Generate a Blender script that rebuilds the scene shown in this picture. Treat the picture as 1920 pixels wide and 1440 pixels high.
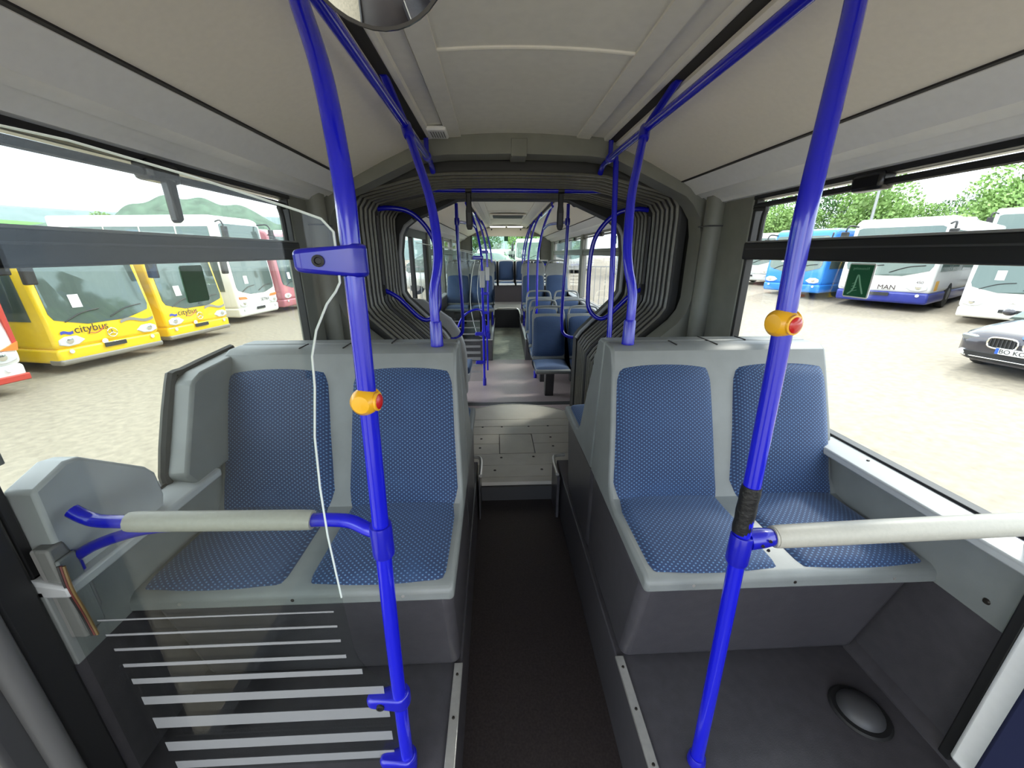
import bpy, bmesh, math, random
from mathutils import Vector, Matrix, Euler
random.seed(7)
for o in list(bpy.data.objects): bpy.data.objects.remove(o)
SC = bpy.context.scene; COL = SC.collection
ZO = 1.68          # eye height above the low floor; coordinates below are relative to the eye, floor ends up at z = 0
# ------------------------------------------------------------------ camera, sky, sun, exposure
cam = bpy.data.cameras.new('camera'); camo = bpy.data.objects.new('camera', cam); COL.objects.link(camo)
cam.sensor_fit = 'HORIZONTAL'; cam.sensor_width = 36; cam.lens = 13.5; cam.clip_start = .02; cam.clip_end = 2000
def cam_axes(f=720., vp=(927, 475)):
    Y = Vector((vp[0]-960, vp[1]-720, f)).normalized()
    Z = Vector((0, -Y.z, Y.y)).normalized()
    X = Y.cross(Z)
    if X.x < 0: X = -X
    return X, Y, Z
_X, _Y, _Z = cam_axes()
right = Vector((_X.x, _Y.x, _Z.x)); down = Vector((_X.y, _Y.y, _Z.y)); fwd = Vector((_X.z, _Y.z, _Z.z))
camo.matrix_world = Matrix(((right.x, -down.x, -fwd.x, 0), (right.y, -down.y, -fwd.y, 0), (right.z, -down.z, -fwd.z, ZO), (0, 0, 0, 1)))
SC.camera = camo
vs = SC.view_settings; vs.view_transform = 'Standard'; vs.look = 'None'; vs.gamma = 1; vs.use_curve_mapping = False
vs.exposure = 0.88
SKY_STRENGTH = 2.8; SUN_STRENGTH = 1.6
w = bpy.data.worlds.new('sky'); SC.world = w; w.use_nodes = True
nt = w.node_tree; nt.nodes.clear()
out = nt.nodes.new('ShaderNodeOutputWorld'); bg = nt.nodes.new('ShaderNodeBackground'); tc = nt.nodes.new('ShaderNodeTexCoord')
nz = nt.nodes.new('ShaderNodeTexNoise'); nz.inputs['Scale'].default_value = 2.2; nz.inputs['Detail'].default_value = 6
rp = nt.nodes.new('ShaderNodeValToRGB'); rp.color_ramp.elements[0].position = .38; rp.color_ramp.elements[0].color = (.62, .76, .95, 1)
rp.color_ramp.elements[1].position = .62; rp.color_ramp.elements[1].color = (1, .99, .96, 1)
nt.links.new(tc.outputs['Generated'], nz.inputs['Vector']); nt.links.new(nz.outputs['Fac'], rp.inputs['Fac'])
nt.links.new(rp.outputs['Color'], bg.inputs['Color']); bg.inputs['Strength'].default_value = SKY_STRENGTH
nt.links.new(bg.outputs['Background'], out.inputs['Surface'])
sd = bpy.data.lights.new('sun', 'SUN'); sd.energy = SUN_STRENGTH; sd.angle = math.radians(9); sd.color = (1, .95, .86)
so = bpy.data.objects.new('sun', sd); COL.objects.link(so); so.location = (20, 20, 30)
so.rotation_euler = Vector((-.62, -.42, -.72)).to_track_quat('-Z', 'Y').to_euler()
try:
    SC.cycles.max_bounces = 10; SC.cycles.diffuse_bounces = 6; SC.cycles.transparent_max_bounces = 16; SC.cycles.glossy_bounces = 4
    SC.cycles.caustics_reflective = False; SC.cycles.caustics_refractive = False
except Exception: pass
# ------------------------------------------------------------------ materials
def lin(c):
    r = []
    for v in c[:3]:
        v = v/255.; r.append(v/12.92 if v <= .04045 else ((v+.055)/1.055)**2.4)
    return (*r, 1)
MATS = {}
def mat(name, col, rough=.5, metal=0., var=.0, scale=30., bump=0., bscale=None, emit=0., coat=0., spec=None, alpha=None):
    if name in MATS: return MATS[name]
    m = bpy.data.materials.new(name); m.use_nodes = True; n = m.node_tree; b = n.nodes['Principled BSDF']
    c = lin(col); b.inputs['Base Color'].default_value = c; b.inputs['Roughness'].default_value = rough; b.inputs['Metallic'].default_value = metal
    if spec is not None: b.inputs['Specular IOR Level'].default_value = spec
    if coat: b.inputs['Coat Weight'].default_value = coat; b.inputs['Coat Roughness'].default_value = .08
    if emit: b.inputs['Emission Color'].default_value = c; b.inputs['Emission Strength'].default_value = emit
    if var or bump:
        t = n.nodes.new('ShaderNodeTexCoord'); x = n.nodes.new('ShaderNodeTexNoise'); x.inputs['Scale'].default_value = scale; x.inputs['Detail'].default_value = 5
        n.links.new(t.outputs['Object'], x.inputs['Vector'])
        if var:
            r = n.nodes.new('ShaderNodeValToRGB'); r.color_ramp.elements[0].position = .3; r.color_ramp.elements[1].position = .7
            r.color_ramp.elements[0].color = tuple(v*(1-var) for v in c[:3])+(1,); r.color_ramp.elements[1].color = tuple(min(1, v*(1+var)) for v in c[:3])+(1,)
            n.links.new(x.outputs['Fac'], r.inputs['Fac']); n.links.new(r.outputs['Color'], b.inputs['Base Color'])
        if bump:
            y = x
            if bscale:
                y = n.nodes.new('ShaderNodeTexNoise'); y.inputs['Scale'].default_value = bscale; n.links.new(t.outputs['Object'], y.inputs['Vector'])
            k = n.nodes.new('ShaderNodeBump'); k.inputs['Strength'].default_value = bump; k.inputs['Distance'].default_value = .004
            n.links.new(y.outputs['Fac'], k.inputs['Height']); n.links.new(k.outputs['Normal'], b.inputs['Normal'])
    MATS[name] = m; return m
def glass(name, tint=(.95, .97, .96), ior=1.4, haze=0., hazecol=(.8, .8, .8)):
    if name in MATS: return MATS[name]
    m = bpy.data.materials.new(name); m.use_nodes = True; n = m.node_tree; n.nodes.clear()
    o = n.nodes.new('ShaderNodeOutputMaterial'); t = n.nodes.new('ShaderNodeBsdfTransparent'); t.inputs['Color'].default_value = (*tint, 1)
    g = n.nodes.new('ShaderNodeBsdfGlossy'); g.inputs['Roughness'].default_value = .01
    lw = n.nodes.new('ShaderNodeLayerWeight'); lw.inputs['Blend'].default_value = .5
    pw = n.nodes.new('ShaderNodeMath'); pw.operation = 'POWER'; pw.inputs[1].default_value = 5; n.links.new(lw.outputs['Facing'], pw.inputs[0])
    fr = n.nodes.new('ShaderNodeMath'); fr.operation = 'MULTIPLY_ADD'; fr.inputs[1].default_value = .85; fr.inputs[2].default_value = .04*(ior-1)/.4; n.links.new(pw.outputs[0], fr.inputs[0])
    mx = n.nodes.new('ShaderNodeMixShader'); n.links.new(fr.outputs[0], mx.inputs['Fac']); n.links.new(t.outputs['BSDF'], mx.inputs[1]); n.links.new(g.outputs['BSDF'], mx.inputs[2])
    last = mx
    if haze:
        d = n.nodes.new('ShaderNodeBsdfDiffuse'); d.inputs['Color'].default_value = (*hazecol, 1)
        m2 = n.nodes.new('ShaderNodeMixShader'); m2.inputs['Fac'].default_value = haze
        n.links.new(mx.outputs['Shader'], m2.inputs[1]); n.links.new(d.outputs['BSDF'], m2.inputs[2]); last = m2
    n.links.new(last.outputs['Shader'], o.inputs['Surface']); MATS[name] = m; return m
def fabric(name):
    m = bpy.data.materials.new(name); m.use_nodes = True; n = m.node_tree; b = n.nodes['Principled BSDF']; L = n.links.new
    t = n.nodes.new('ShaderNodeTexCoord'); s = n.nodes.new('ShaderNodeSeparateXYZ'); L(t.outputs['Object'], s.inputs['Vector'])
    def mth(op, a, b_=None):
        k = n.nodes.new('ShaderNodeMath'); k.operation = op
        for i, v in enumerate((a, b_)):
            if v is None: continue
            if isinstance(v, (int, float)): k.inputs[i].default_value = v
            else: L(v, k.inputs[i])
        return k.outputs[0]
    K = 2*math.pi/.0125
    v = mth('ADD', s.outputs['Y'], s.outputs['Z'])
    a = mth('SINE', mth('MULTIPLY', mth('ADD', s.outputs['X'], v), K*.72)); c = mth('SINE', mth('MULTIPLY', mth('SUBTRACT', s.outputs['X'], v), K*.72))
    d = mth('MULTIPLY', mth('ADD', a, 1.0), mth('ADD', c, 1.0))      # 0..4, dots in a diagonal lattice
    r = n.nodes.new('ShaderNodeValToRGB'); r.color_ramp.elements[0].position = .42; r.color_ramp.elements[1].position = .85
    r.color_ramp.elements[0].color = lin((26, 47, 84)); r.color_ramp.elements[1].color = lin((88, 124, 164))
    L(mth('MULTIPLY', d, .25), r.inputs['Fac'])
    x = n.nodes.new('ShaderNodeTexNoise'); x.inputs['Scale'].default_value = 7; L(t.outputs['Object'], x.inputs['Vector'])
    mx = n.nodes.new('ShaderNodeMixRGB'); mx.inputs['Color2'].default_value = lin((44, 72, 112)); L(r.outputs['Color'], mx.inputs['Color1'])
    r2 = n.nodes.new('ShaderNodeValToRGB'); r2.color_ramp.elements[0].position = .5; r2.color_ramp.elements[1].position = .85; r2.color_ramp.elements[1].color = (.55, .55, .55, 1)
    L(x.outputs['Fac'], r2.inputs['Fac']); L(r2.outputs['Color'], mx.inputs['Fac']); L(mx.outputs['Color'], b.inputs['Base Color'])
    b.inputs['Roughness'].default_value = .75; b.inputs['Sheen Weight'].default_value = .3
    b.inputs['Sheen Tint'].default_value = (.55, .7, 1, 1)
    MATS[name] = m; return m
CREAM = mat('cream_panel', (246, 240, 227), .45, var=.02, scale=60, bump=.03)
WHITE = mat('white_panel', (243, 244, 243), .4, var=.02, scale=40)
CEIL = mat('ceiling_grey', (230, 228, 220), .5, var=.03, scale=25)
SHELL = mat('shell_grey', (120, 124, 123), .42, var=.06, scale=14, bump=.05, bscale=260)
SHELL_L = mat('shell_light', (178, 181, 182), .38, var=.03, scale=14)
PORTAL = mat('portal_grey', (122, 123, 114), .5, var=.08, scale=9)
PODIUM = mat('podium_vinyl', (68, 66, 70), .34, var=.12, scale=26, bump=.1, bscale=300)
AISLE = mat('aisle_vinyl', (48, 42, 42), .42, var=.35, scale=120, bump=.05)
PURPLE = mat('floor_vinyl', (152, 138, 138), .4, var=.1, scale=70, bump=.05)
GREENF = mat('aisle_green', (150, 156, 140), .5, var=.22, scale=9)
SILVER = mat('plank_metal', (196, 192, 182), .42, metal=.25, var=.05, scale=8, bump=.05)
ALU = mat('aluminium', (214, 212, 206), .3, metal=.75, var=.05, scale=60)
BLUE = mat('pole_blue', (20, 24, 196), .22, coat=.5)
BLUED = mat('clamp_blue', (22, 24, 170), .28, coat=.4)
BLACK = mat('rubber_black', (24, 24, 25), .5)
BLACKG = mat('black_gloss', (20, 20, 22), .25)
GROOVE = mat('groove_black', (30, 27, 26), .7)
BELL = mat('bellows_lit_ridge', (112, 111, 101), .3, var=.12, scale=40)  # paler tone for light caught along the fold ridges
BELLD = mat('bellows_dark', (34, 34, 32), .6)
FAB = fabric('seat_fabric')
PAD = mat('rail_pad', (172, 169, 158), .45, var=.04, scale=120, bump=.1)
YEL = mat('button_yellow', (240, 178, 28), .35, coat=.3)
RED = mat('button_red', (196, 24, 26), .25, coat=.4)
TAPE = mat('black_tape', (22, 22, 22), .45, bump=.6, scale=90)
GLASS = glass('window_glass'); PGLASS = glass('partition_glass', (.88, .90, .89), 1.15, haze=.0)
PEDGE = mat('glass_edge', (222, 230, 224), .25)
FROST = glass('frost_print', (.7, .72, .73), 1.1, haze=.36, hazecol=(.5, .5, .51))
CHROME = mat('mirror_silver', (235, 235, 230), .02, metal=1.)
GREY = mat('mid_grey', (128, 128, 126), .5); DGREY = mat('dark_grey', (58, 58, 60), .5); SCREW = mat('screw_dark', (50, 46, 42), .4, metal=.5)
GREEN = mat('sticker_green', (20, 92, 58), .5); GREEN_L = mat('sticker_print', (120, 170, 140), .5); STWHITE = mat('print_white', (232, 232, 228), .5)
# ------------------------------------------------------------------ mesh helpers
XF = None                                   # optional map applied to world points (rear car is yawed a little)
class MB:
    def __init__(s): s.v = []; s.f = []
    def add(s, v, f):
        k = len(s.v); s.v += [tuple(p) for p in v]; s.f += [tuple(i+k for i in q) for q in f]; return s
    def box(s, x0, x1, y0, y1, z0, z1):
        return s.add([(x0,y0,z0),(x1,y0,z0),(x1,y1,z0),(x0,y1,z0),(x0,y0,z1),(x1,y0,z1),(x1,y1,z1),(x0,y1,z1)],
                     [(0,3,2,1),(4,5,6,7),(0,1,5,4),(1,2,6,5),(2,3,7,6),(3,0,4,7)])
    def prism(s, poly, axis, a, b):
        n = len(poly)
        def P(q, t): return (t, q[0], q[1]) if axis == 'x' else ((q[0], t, q[1]) if axis == 'y' else (q[0], q[1], t))
        return s.add([P(q, a) for q in poly]+[P(q, b) for q in poly],
                     [tuple(range(n)), tuple(range(2*n-1, n-1, -1))]+[(i, i+n, (i+1) % n+n, (i+1) % n) for i in range(n)])
    def tube(s, pts, r, seg=12, smooth=True, n=6, caps=True):
        pts = [Vector(p) for p in pts]
        rr = r if isinstance(r, (list, tuple)) else None
        if smooth and len(pts) > 2:
            q = []; rq = []
            for i in range(len(pts)-1):
                p0 = pts[max(i-1, 0)]; p1 = pts[i]; p2 = pts[i+1]; p3 = pts[min(i+2, len(pts)-1)]
                for k in range(n):
                    t = k/n
                    q.append(.5*((2*p1)+(p2-p0)*t+(2*p0-5*p1+4*p2-p3)*t*t+(3*p1-p0-3*p2+p3)*t**3))
                    if rr: rq.append(rr[i]*(1-t)+rr[i+1]*t)
            q.append(pts[-1]); pts = q
            if rr: rr = rq+[rr[-1]]
        T = [(pts[min(i+1, len(pts)-1)]-pts[max(i-1, 0)]).normalized() for i in range(len(pts))]
        up = Vector((0, 0, 1)) if abs(T[0].z) < .9 else Vector((1, 0, 0))
        N = T[0].cross(up).normalized(); v = []
        for i, p in enumerate(pts):
            if i:
                ax = T[i-1].cross(T[i])
                if ax.length > 1e-8: N = Matrix.Rotation(T[i-1].angle(T[i]), 3, ax.normalized()) @ N
            B = T[i].cross(N); R = rr[i] if rr else r
            for k in range(seg):
                a = 2*math.pi*k/seg; v.append(p+(N*math.cos(a)+B*math.sin(a))*R)
        f = [(i*seg+k, i*seg+(k+1) % seg, (i+1)*seg+(k+1) % seg, (i+1)*seg+k) for i in range(len(pts)-1) for k in range(seg)]
        if caps: f += [tuple(range(seg-1, -1, -1)), tuple((len(pts)-1)*seg+k for k in range(seg))]
        return s.add(v, f)
    def cyl(s, p0, p1, r, seg=16): return s.tube([p0, p1], r, seg, smooth=False)
    def lathe(s, prof, origin, axis=(0, 0, 1), seg=24, sq=(1, 1)):
        ax = Vector(axis).normalized(); u = ax.orthogonal().normalized(); w_ = ax.cross(u); o = Vector(origin); v = []
        for r, h in prof:
            for k in range(seg):
                a = 2*math.pi*k/seg; v.append(o+ax*h+u*(math.cos(a)*r*sq[0])+w_*(math.sin(a)*r*sq[1]))
        n = len(prof)
        f = [(i*seg+k, i*seg+(k+1) % seg, (i+1)*seg+(k+1) % seg, (i+1)*seg+k) for i in range(n-1) for k in range(seg)]
        f += [tuple(range(seg-1, -1, -1)), tuple((n-1)*seg+k for k in range(seg))]
        return s.add(v, f)
    def ell(s, c, rx, ry, rz, nu=16, nv=10):
        v = []; c = Vector(c)
        for j in range(nv+1):
            th = math.pi*j/nv
            for i in range(nu):
                a = 2*math.pi*i/nu; v.append((c.x+rx*math.sin(th)*math.cos(a), c.y+ry*math.sin(th)*math.sin(a), c.z+rz*math.cos(th)))
        return s.add(v, [(j*nu+i, j*nu+(i+1) % nu, (j+1)*nu+(i+1) % nu, (j+1)*nu+i) for j in range(nv) for i in range(nu)])
    def loft(s, rings, closed=True, caps=True):
        n = len(rings[0]); v = [p for r in rings for p in r]; m = n if closed else n-1
        f = [(i*n+k, i*n+(k+1) % n, (i+1)*n+(k+1) % n, (i+1)*n+k) for i in range(len(rings)-1) for k in range(m)]
        if caps and closed: f += [tuple(range(n-1, -1, -1)), tuple((len(rings)-1)*n+k for k in range(n))]
        return s.add(v, f)
    def pad(s, surf, hw, bulge, edge=.018, N=16, top=.9, rt=.16, rb=0., seam=0., flat=0):
        """upholstered pad on a curved surface: surf(v) -> (point (y,z), normal (y,z)); x spans +-hw, narrowing to top*hw, corners rounded by rt / rb"""
        v = []
        for j in range(N+1):
            b = -1+2*j/N
            wd = hw*(1+(top-1)*(b+1)/2)
            if b > .7: wd *= 1-rt*((b-.7)/.3)**2.2
            if b < -.75: wd *= 1-rb*((-b-.75)/.25)**2.2
            for i in range(N+1):
                a = -1+2*i/N
                bb = b*(1-.035*a*a) if (b > 0 and rt) or (b < 0 and rb) else b
                (py, pz), (ny, nz_) = surf((bb+1)/2)
                e = max(abs(a), abs(b)); h = -edge if e > .999 and not (flat*b > .999 and abs(a) < .999) else bulge*(1-abs(a)**2.6)*(1-abs(b)**4)+.006
                h -= seam*math.exp(-((b-.3)/.06)**2)*max(0, 1-(abs(a)/.6)**6)
                v.append((a*wd, py+ny*h, pz+nz_*h))
        W = N+1
        return s.add(v, [(j*W+i, j*W+i+1, (j+1)*W+i+1, (j+1)*W+i) for j in range(N) for i in range(N)]+[tuple(list(range(W))[::-1]+[j*W for j in range(1, W)]+[N*W+i for i in range(1, W)]+[j*W+N for j in range(N-1, 0, -1)])])
    def mesh(s, name, m, off=(0, 0, 0), smooth=True, ang=35):
        me = bpy.data.meshes.new(name); o = Vector(off)
        me.from_pydata([tuple(Vector(p)-o) for p in s.v], [], s.f)
        bm = bmesh.new(); bm.from_mesh(me); bmesh.ops.recalc_face_normals(bm, faces=bm.faces)
        for f in bm.faces: f.smooth = smooth
        if smooth:
            for e in bm.edges:
                if len(e.link_faces) == 2 and e.calc_face_angle(0) > math.radians(ang): e.smooth = False
        bm.to_mesh(me); bm.free(); me.materials.append(m); return me
ORG = {}
def tag(o, label=None, cat=None, group=None, kind=None):
    if label: o['label'] = label
    if cat: o['category'] = cat
    if group: o['group'] = group
    if kind: o['kind'] = kind
    return o
def thing(name, label, cat, loc=(0, 0, 0), rz=0, group=None, kind=None):
    o = bpy.data.objects.new(name, None); COL.objects.link(o); o.empty_display_size = .05
    l = Vector(XF(loc)) if XF else Vector(loc)
    ORG[o.name] = l; o.location = l+Vector((0, 0, ZO)); o.rotation_euler = (0, 0, rz)
    return tag(o, label, cat, group, kind)
def build(mb, name, m, parent=None, local=False, bevel=0., seg=2, smooth=True, ang=35, kind=None):
    """mb in eye-relative world coords, or (local=True) in the parent's own frame"""
    if XF and not local: mb.v = [XF(p) for p in mb.v]
    if parent is None:
        xs = [p[0] for p in mb.v]; ys = [p[1] for p in mb.v]; zs = [p[2] for p in mb.v]
        off = Vector(((min(xs)+max(xs))/2, (min(ys)+max(ys))/2, min(zs)))
    else: off = Vector((0, 0, 0)) if local else ORG[parent.name]
    o = bpy.data.objects.new(name, mb.mesh(name, m, off, smooth, ang))
    if parent is None: o.location = off+Vector((0, 0, ZO))
    else: o.parent = parent
    COL.objects.link(o); ORG[o.name] = off
    if bevel:
        b = o.modifiers.new('bevel', 'BEVEL'); b.width = bevel; b.segments = seg; b.limit_method = 'ANGLE'; b.angle_limit = math.radians(40)
    if kind: o['kind'] = kind
    return o
def copy_tree(o, parent=None):
    c = o.copy(); COL.objects.link(c); c.parent = parent
    for ch in o.children: copy_tree(ch, c)
    return c
def put(o, loc, rz=0.):
    l = Vector(loc)
    if XF: l = Vector(XF(l))
    o.location = l+Vector((0, 0, ZO)); o.rotation_euler = (0, 0, rz)
def text_mb(s, size, depth=.002, bold=False):
    c = bpy.data.curves.new('t', 'FONT'); c.body = s; c.size = size; c.extrude = depth; c.align_x = 'CENTER'; c.align_y = 'CENTER'
    if bold: c.offset = size*.02
    o = bpy.data.objects.new('t', c); COL.objects.link(o)
    dg = bpy.context.evaluated_depsgraph_get(); e = o.evaluated_get(dg); me = e.to_mesh()
    mb = MB(); mb.add([tuple(v.co) for v in me.vertices], [tuple(p.vertices) for p in me.polygons]); e.to_mesh_clear()
    bpy.data.objects.remove(o); bpy.data.curves.remove(c); return mb
def xform(mb, M): mb.v = [tuple(M @ Vector(p)) for p in mb.v]; return mb
# ================================================================== THE BUS SHELL
C = .145; HW = 1.19; XL = C-HW; XR = C+HW
ST = 'structure'
def ceiling(c, y0, y1, ribs):
    mb = MB(); n = 10
    mb.loft([[(c-.318+.636*i/n, y, .612+.012*(1-(2*i/n-1)**2)) for i in range(n+1)] for y in (y0, y1)], closed=False)
    mb.box(c-.53, c+.53, y0, y1, .63, .66)
    top = build(mb, 'ceiling', CEIL, kind=ST)
    for s in (-1, 1):
        q = lambda x: c+s*x
        build(MB().prism([(q(.318), .603), (q(.39), .598), (q(.40), .615), (q(.318), .62)], 'y', y0, y1), 'edge_strip', CEIL, top)
        build(MB().prism([(q(.40), .612), (q(.47), .606), (q(.475), .592), (q(.497), .588), (q(.497), .63), (q(.40), .63)], 'y', y0, y1), 'light_channel', CEIL, top)
        build(MB().box(min(q(.497), q(.545)), max(q(.497), q(.545)), y0, y1, .585, .63), 'groove', GROOVE, top)
        build(MB().prism([(q(.540), .572), (q(.75), .484), (q(.943), .391), (q(.943), .44), (q(.540), .64)], 'y', y0, y1), 'slope_panel', CREAM, top)
        build(MB().box(min(q(.938), q(.957)), max(q(.938), q(.957)), y0, y1, .3885, .43), 'panel_gap', GROOVE, top)
        build(MB().prism([(q(.954), .386), (q(1.0), .358), (q(1.035), .322), (q(1.045), .322), (q(1.075), .305), (q(1.083), .309), (q(1.11), .291), (q(1.118), .286), (q(1.13), .272), (q(1.19), .268), (q(1.19), .45), (q(.954), .45)], 'y', y0, y1), 'cove_panel', WHITE, top)
    build(MB().box(c-1.22, c+1.22, y0, y1, .66, .72).box(c-1.22, c-1.19, y0, y1, .25, .66).box(c+1.19, c+1.22, y0, y1, .25, .66), 'roof_shell', WHITE, top)  # unseen outer roof, added above the panels to block light
    for y in ribs:
        n = 8
        build(MB().tube([(c-.318+.636*i/n, y, .612+.012*(1-(2*i/n-1)**2)) for i in range(n+1)], .007, 8), 'cross_rib', CEIL, top)
    return top
YF = -1.8; YP = 2.43
ceil_front = ceiling(C, YF, YP, (.5, 1.5))
for (x, y, z) in ((C-.93, .94, .40), (C-.9, 1.78, .415), (C+.9, 1.62, .415), (C+.9, 2.3, .415)):
    build(MB().lathe([(.008, 0), (.008, .004), (.004, .007)], (x, y, z+.006), (.44 if x > C else -.44, 0, -.9) if 0 else ((-.42 if x > C else .42), 0, -.9), 12), 'screw', SCREW, ceil_front)
# floors
build(MB().box(XL-.03, XR+.03, YF, 2.36, -1.74, -1.68), 'floor', AISLE, kind=ST)
PODS = {}
for s, nm, x0, x1, y0 in ((-1, 'podium_left', XL, C-.28, .60), (1, 'podium_right', C+.27, XR, .1)):
    p = build(MB().box(x0, x1, y0, 2.36, -1.68, -1.37), nm, PODIUM, kind=ST, bevel=.006); PODS[s] = p
    e = x1 if s < 0 else x0
    t = build(MB().box(e-.026 if s < 0 else e-.004, e+.004 if s < 0 else e+.026, y0, .97, -1.372, -1.362), 'edge_strip', ALU, p, bevel=.002)
    for y in (.66, .8, .93): build(MB().lathe([(.005, 0), (.004, .003)], (e-s*-.012, y, -1.362), (0, 0, 1), 10), 'screw', SCREW, t)
# right side wall
wr = build(MB().box(1.30, XR+.02, YF, YP, -1.68, -.92).box(1.30, XR+.02, YF, YP, -.92, -.70), 'wall_right', PODIUM, kind=ST)
build(MB().box(1.285, 1.302, .67, YP, -.922, -.70), 'grey_panel', SHELL, wr, bevel=.003)
build(MB().prism([(1.232, -.72), (1.232, -.694), (1.30, -.676), (XR, -.674), (XR, -.72)], 'y', YF, 1.30), 'sill_cap', SHELL_L, wr, bevel=.006)
build(MB().box(1.302, XR, 1.30, YP, -.72, -.675), 'sill_rest', SHELL_L, wr)
build(MB().prism([(1.302, -1.37), (1.26, -1.37), (1.26, -1.362), (1.272, -1.355), (1.302, -1.34)], 'y', .1, 2.36), 'base_moulding', PODIUM, wr)
for y in (.55, .82, 1.12): build(MB().lathe([(.006, 0), (.004, .003)], (1.285, y, -.681), (0, 0, 1), 10), 'screw', SCREW, wr)
build(MB().lathe([(.009, 0), (.006, .004)], (1.285, .72, -.87), (-1, 0, 0), 12), 'screw', SCREW, wr)
build(MB().box(1.30, XR+.02, 2.055, YP, -.70, .30), 'window_post', PORTAL, wr, bevel=.01)
# left side wall (door opening in front of y = .66)
wl = build(MB().box(XL-.02, -1.012, .69, YP, -1.68, -.92).box(XL-.02, -1.012, .69, YP, -.92, -.70), 'wall_left', PODIUM, kind=ST)
build(MB().box(-1.012, -.995, .69, YP, -.922, -.70), 'grey_panel', SHELL, wl, bevel=.003)
build(MB().prism([(-.942, -.72), (-.942, -.694), (-1.01, -.676), (XL, -.674), (XL, -.72)], 'y', .69, 1.19), 'sill_cap', SHELL_L, wl, bevel=.006)
build(MB().box(XL, -1.013, 1.19, YP, -.72, -.675), 'sill_rest', SHELL_L, wl)
hump = [(.72, -.70), (.725, -.47), (.80, -.44), (.83, -.445), (.97, -.555), (.99, -.585), (.995, -.66), (.98, -.70)]
build(MB().prism(hump, 'x', -1.03, -.965), 'sill_cover', SHELL_L, wl, bevel=.008)
build(MB().box(XL-.02, -1.01, 2.13, YP, -.70, .30), 'window_post', PORTAL, wl, bevel=.01)
# wing box beside the window seat on the left, black rubber edge
wing = [(1.10, -.70), (1.07, -.65), (1.19, -.385), (1.24, -.365), (1.50, -.345), (1.50, -.70)]
wg = build(MB().prism(wing, 'x', -1.035, -.955), 'wing_panel', SHELL, wl, bevel=.01)
build(MB().tube([(-1.025, 1.105, -.70), (-1.025, 1.075, -.65), (-1.025, 1.19, -.388), (-1.025, 1.24, -.367), (-1.025, 1.5, -.348)], .016, 8, n=3), 'rubber_edge', BLACK, wg)
# ------------------------------------------------------------------ side windows of the front car
def side_window(name, x, s, y0, y1, latch, c=C, frame=BLACK):
    """s = +1 right wall, -1 left wall; frame grows inwards from the glass plane x"""
    def bx(mb, d0, d1, a, b, z0, z1): return mb.box(min(x-s*d0, x-s*d1), max(x-s*d0, x-s*d1), a, b, z0, z1)
    w_ = build(bx(bx(bx(bx(MB(), -.01, .03, y0, y1, -.69, -.668), -.01, .035, y0, y1, .252, .285), -.01, .03, y1-.022, y1, -.69, .285), -.01, .03, y0, y0+.022, -.69, .285), name, frame, kind=ST, bevel=.004)
    build(bx(MB(), -.004, 0., y0, y1, -.68, .27), 'pane', GLASS, w_)
    m = build(bx(MB(), -.01, .045, y0, y1, -.03, .054), 'mid_bar', frame, w_, bevel=.008)
    build(bx(MB(), .03, .047, y0, y1-.03, .050, .058), 'bar_lip', GREY, m, bevel=.002)
    build(bx(MB(), .04, .05, y0, y1-.03, .018, .024), 'bar_rib', DGREY, m)
    pts = [(x-s*.02, y0, .225), (x-s*.02, y1-.14, .225), (x-s*.02, y1-.095, .205), (x-s*.02, y1-.08, .16), (x-s*.02, y1-.08, .05)]
    build(MB().tube(pts, .0125, 8, n=4), 'vent_frame', frame, w_)
    for k in latch:
        l = build(bx(MB(), -.005, .05, k-.06, k+.06, .205, .262), 'vent_latch', BLACKG, w_, bevel=.012)
        if s < 0:
            build(MB().prism([(k-.018, .215), (k+.018, .215), (k+.014, .10), (k-.006, .088), (k-.014, .098)], 'x', x-s*.035, x-s*.06), 'latch_handle', BLACKG, l, bevel=.005)
    return w_
win_r = side_window('window_1', XR, 1, YF, 2.062, (1.43,))
win_l = side_window('window_2', XL, -1, .70, 2.15, (1.36,))
def sticker(win, x, s, y, z, dark):
    st = bpy.data.objects
    o = build(MB().prism([(y-.052, z-.055), (y-.046, z-.061), (y+.046, z-.061), (y+.052, z-.055), (y+.052, z+.055), (y+.046, z+.061), (y-.046, z+.061), (y-.052, z+.055)], 'x', x-s*.006, x-s*.003), 'window_sticker', STWHITE if not dark else GREEN)
    build(MB().box(min(x-s*.0065, x-s*.0072), max(x-s*.0065, x-s*.0072), y-.047, y+.047, z-.056, z+.056), 'green_face', GREEN, o)
    if not dark:
        t = text_mb('Notausstieg', .0135, .0002); R = Matrix(((0, 0, 1, x-s*.0075), (1, 0, 0, y), (0, 1, 0, z+.043), (0, 0, 0, 1)))
        build(xform(t, R), 'mirrored_lettering', GREEN_L, o)
        build(MB().tube([(x-.0075, y-.03, z-.045), (x-.0075, y-.012, z-.01), (x-.0075, y+.004, z+.02), (x-.0075, y+.012, z-.03), (x-.0075, y+.03, z-.048)], .003, 6), 'emblem', GREEN_L, o)
        for k in range(4): build(MB().tube([(x-.0075, y+.008-.004*k, z-.005-.009*k), (x-.0075, y+.02, z-.012-.009*k)], .0015, 5, smooth=False), 'emblem_stroke', GREEN_L, o)
    return o
tag(sticker(win_r, XR, 1, 1.395, -.095, False), 'green emergency sticker with white border on the right window', 'sticker')
tag(sticker(win_l, XL, -1, 1.42, -.10, True), 'dark green plain-backed sticker on the left window', 'sticker')
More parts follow.
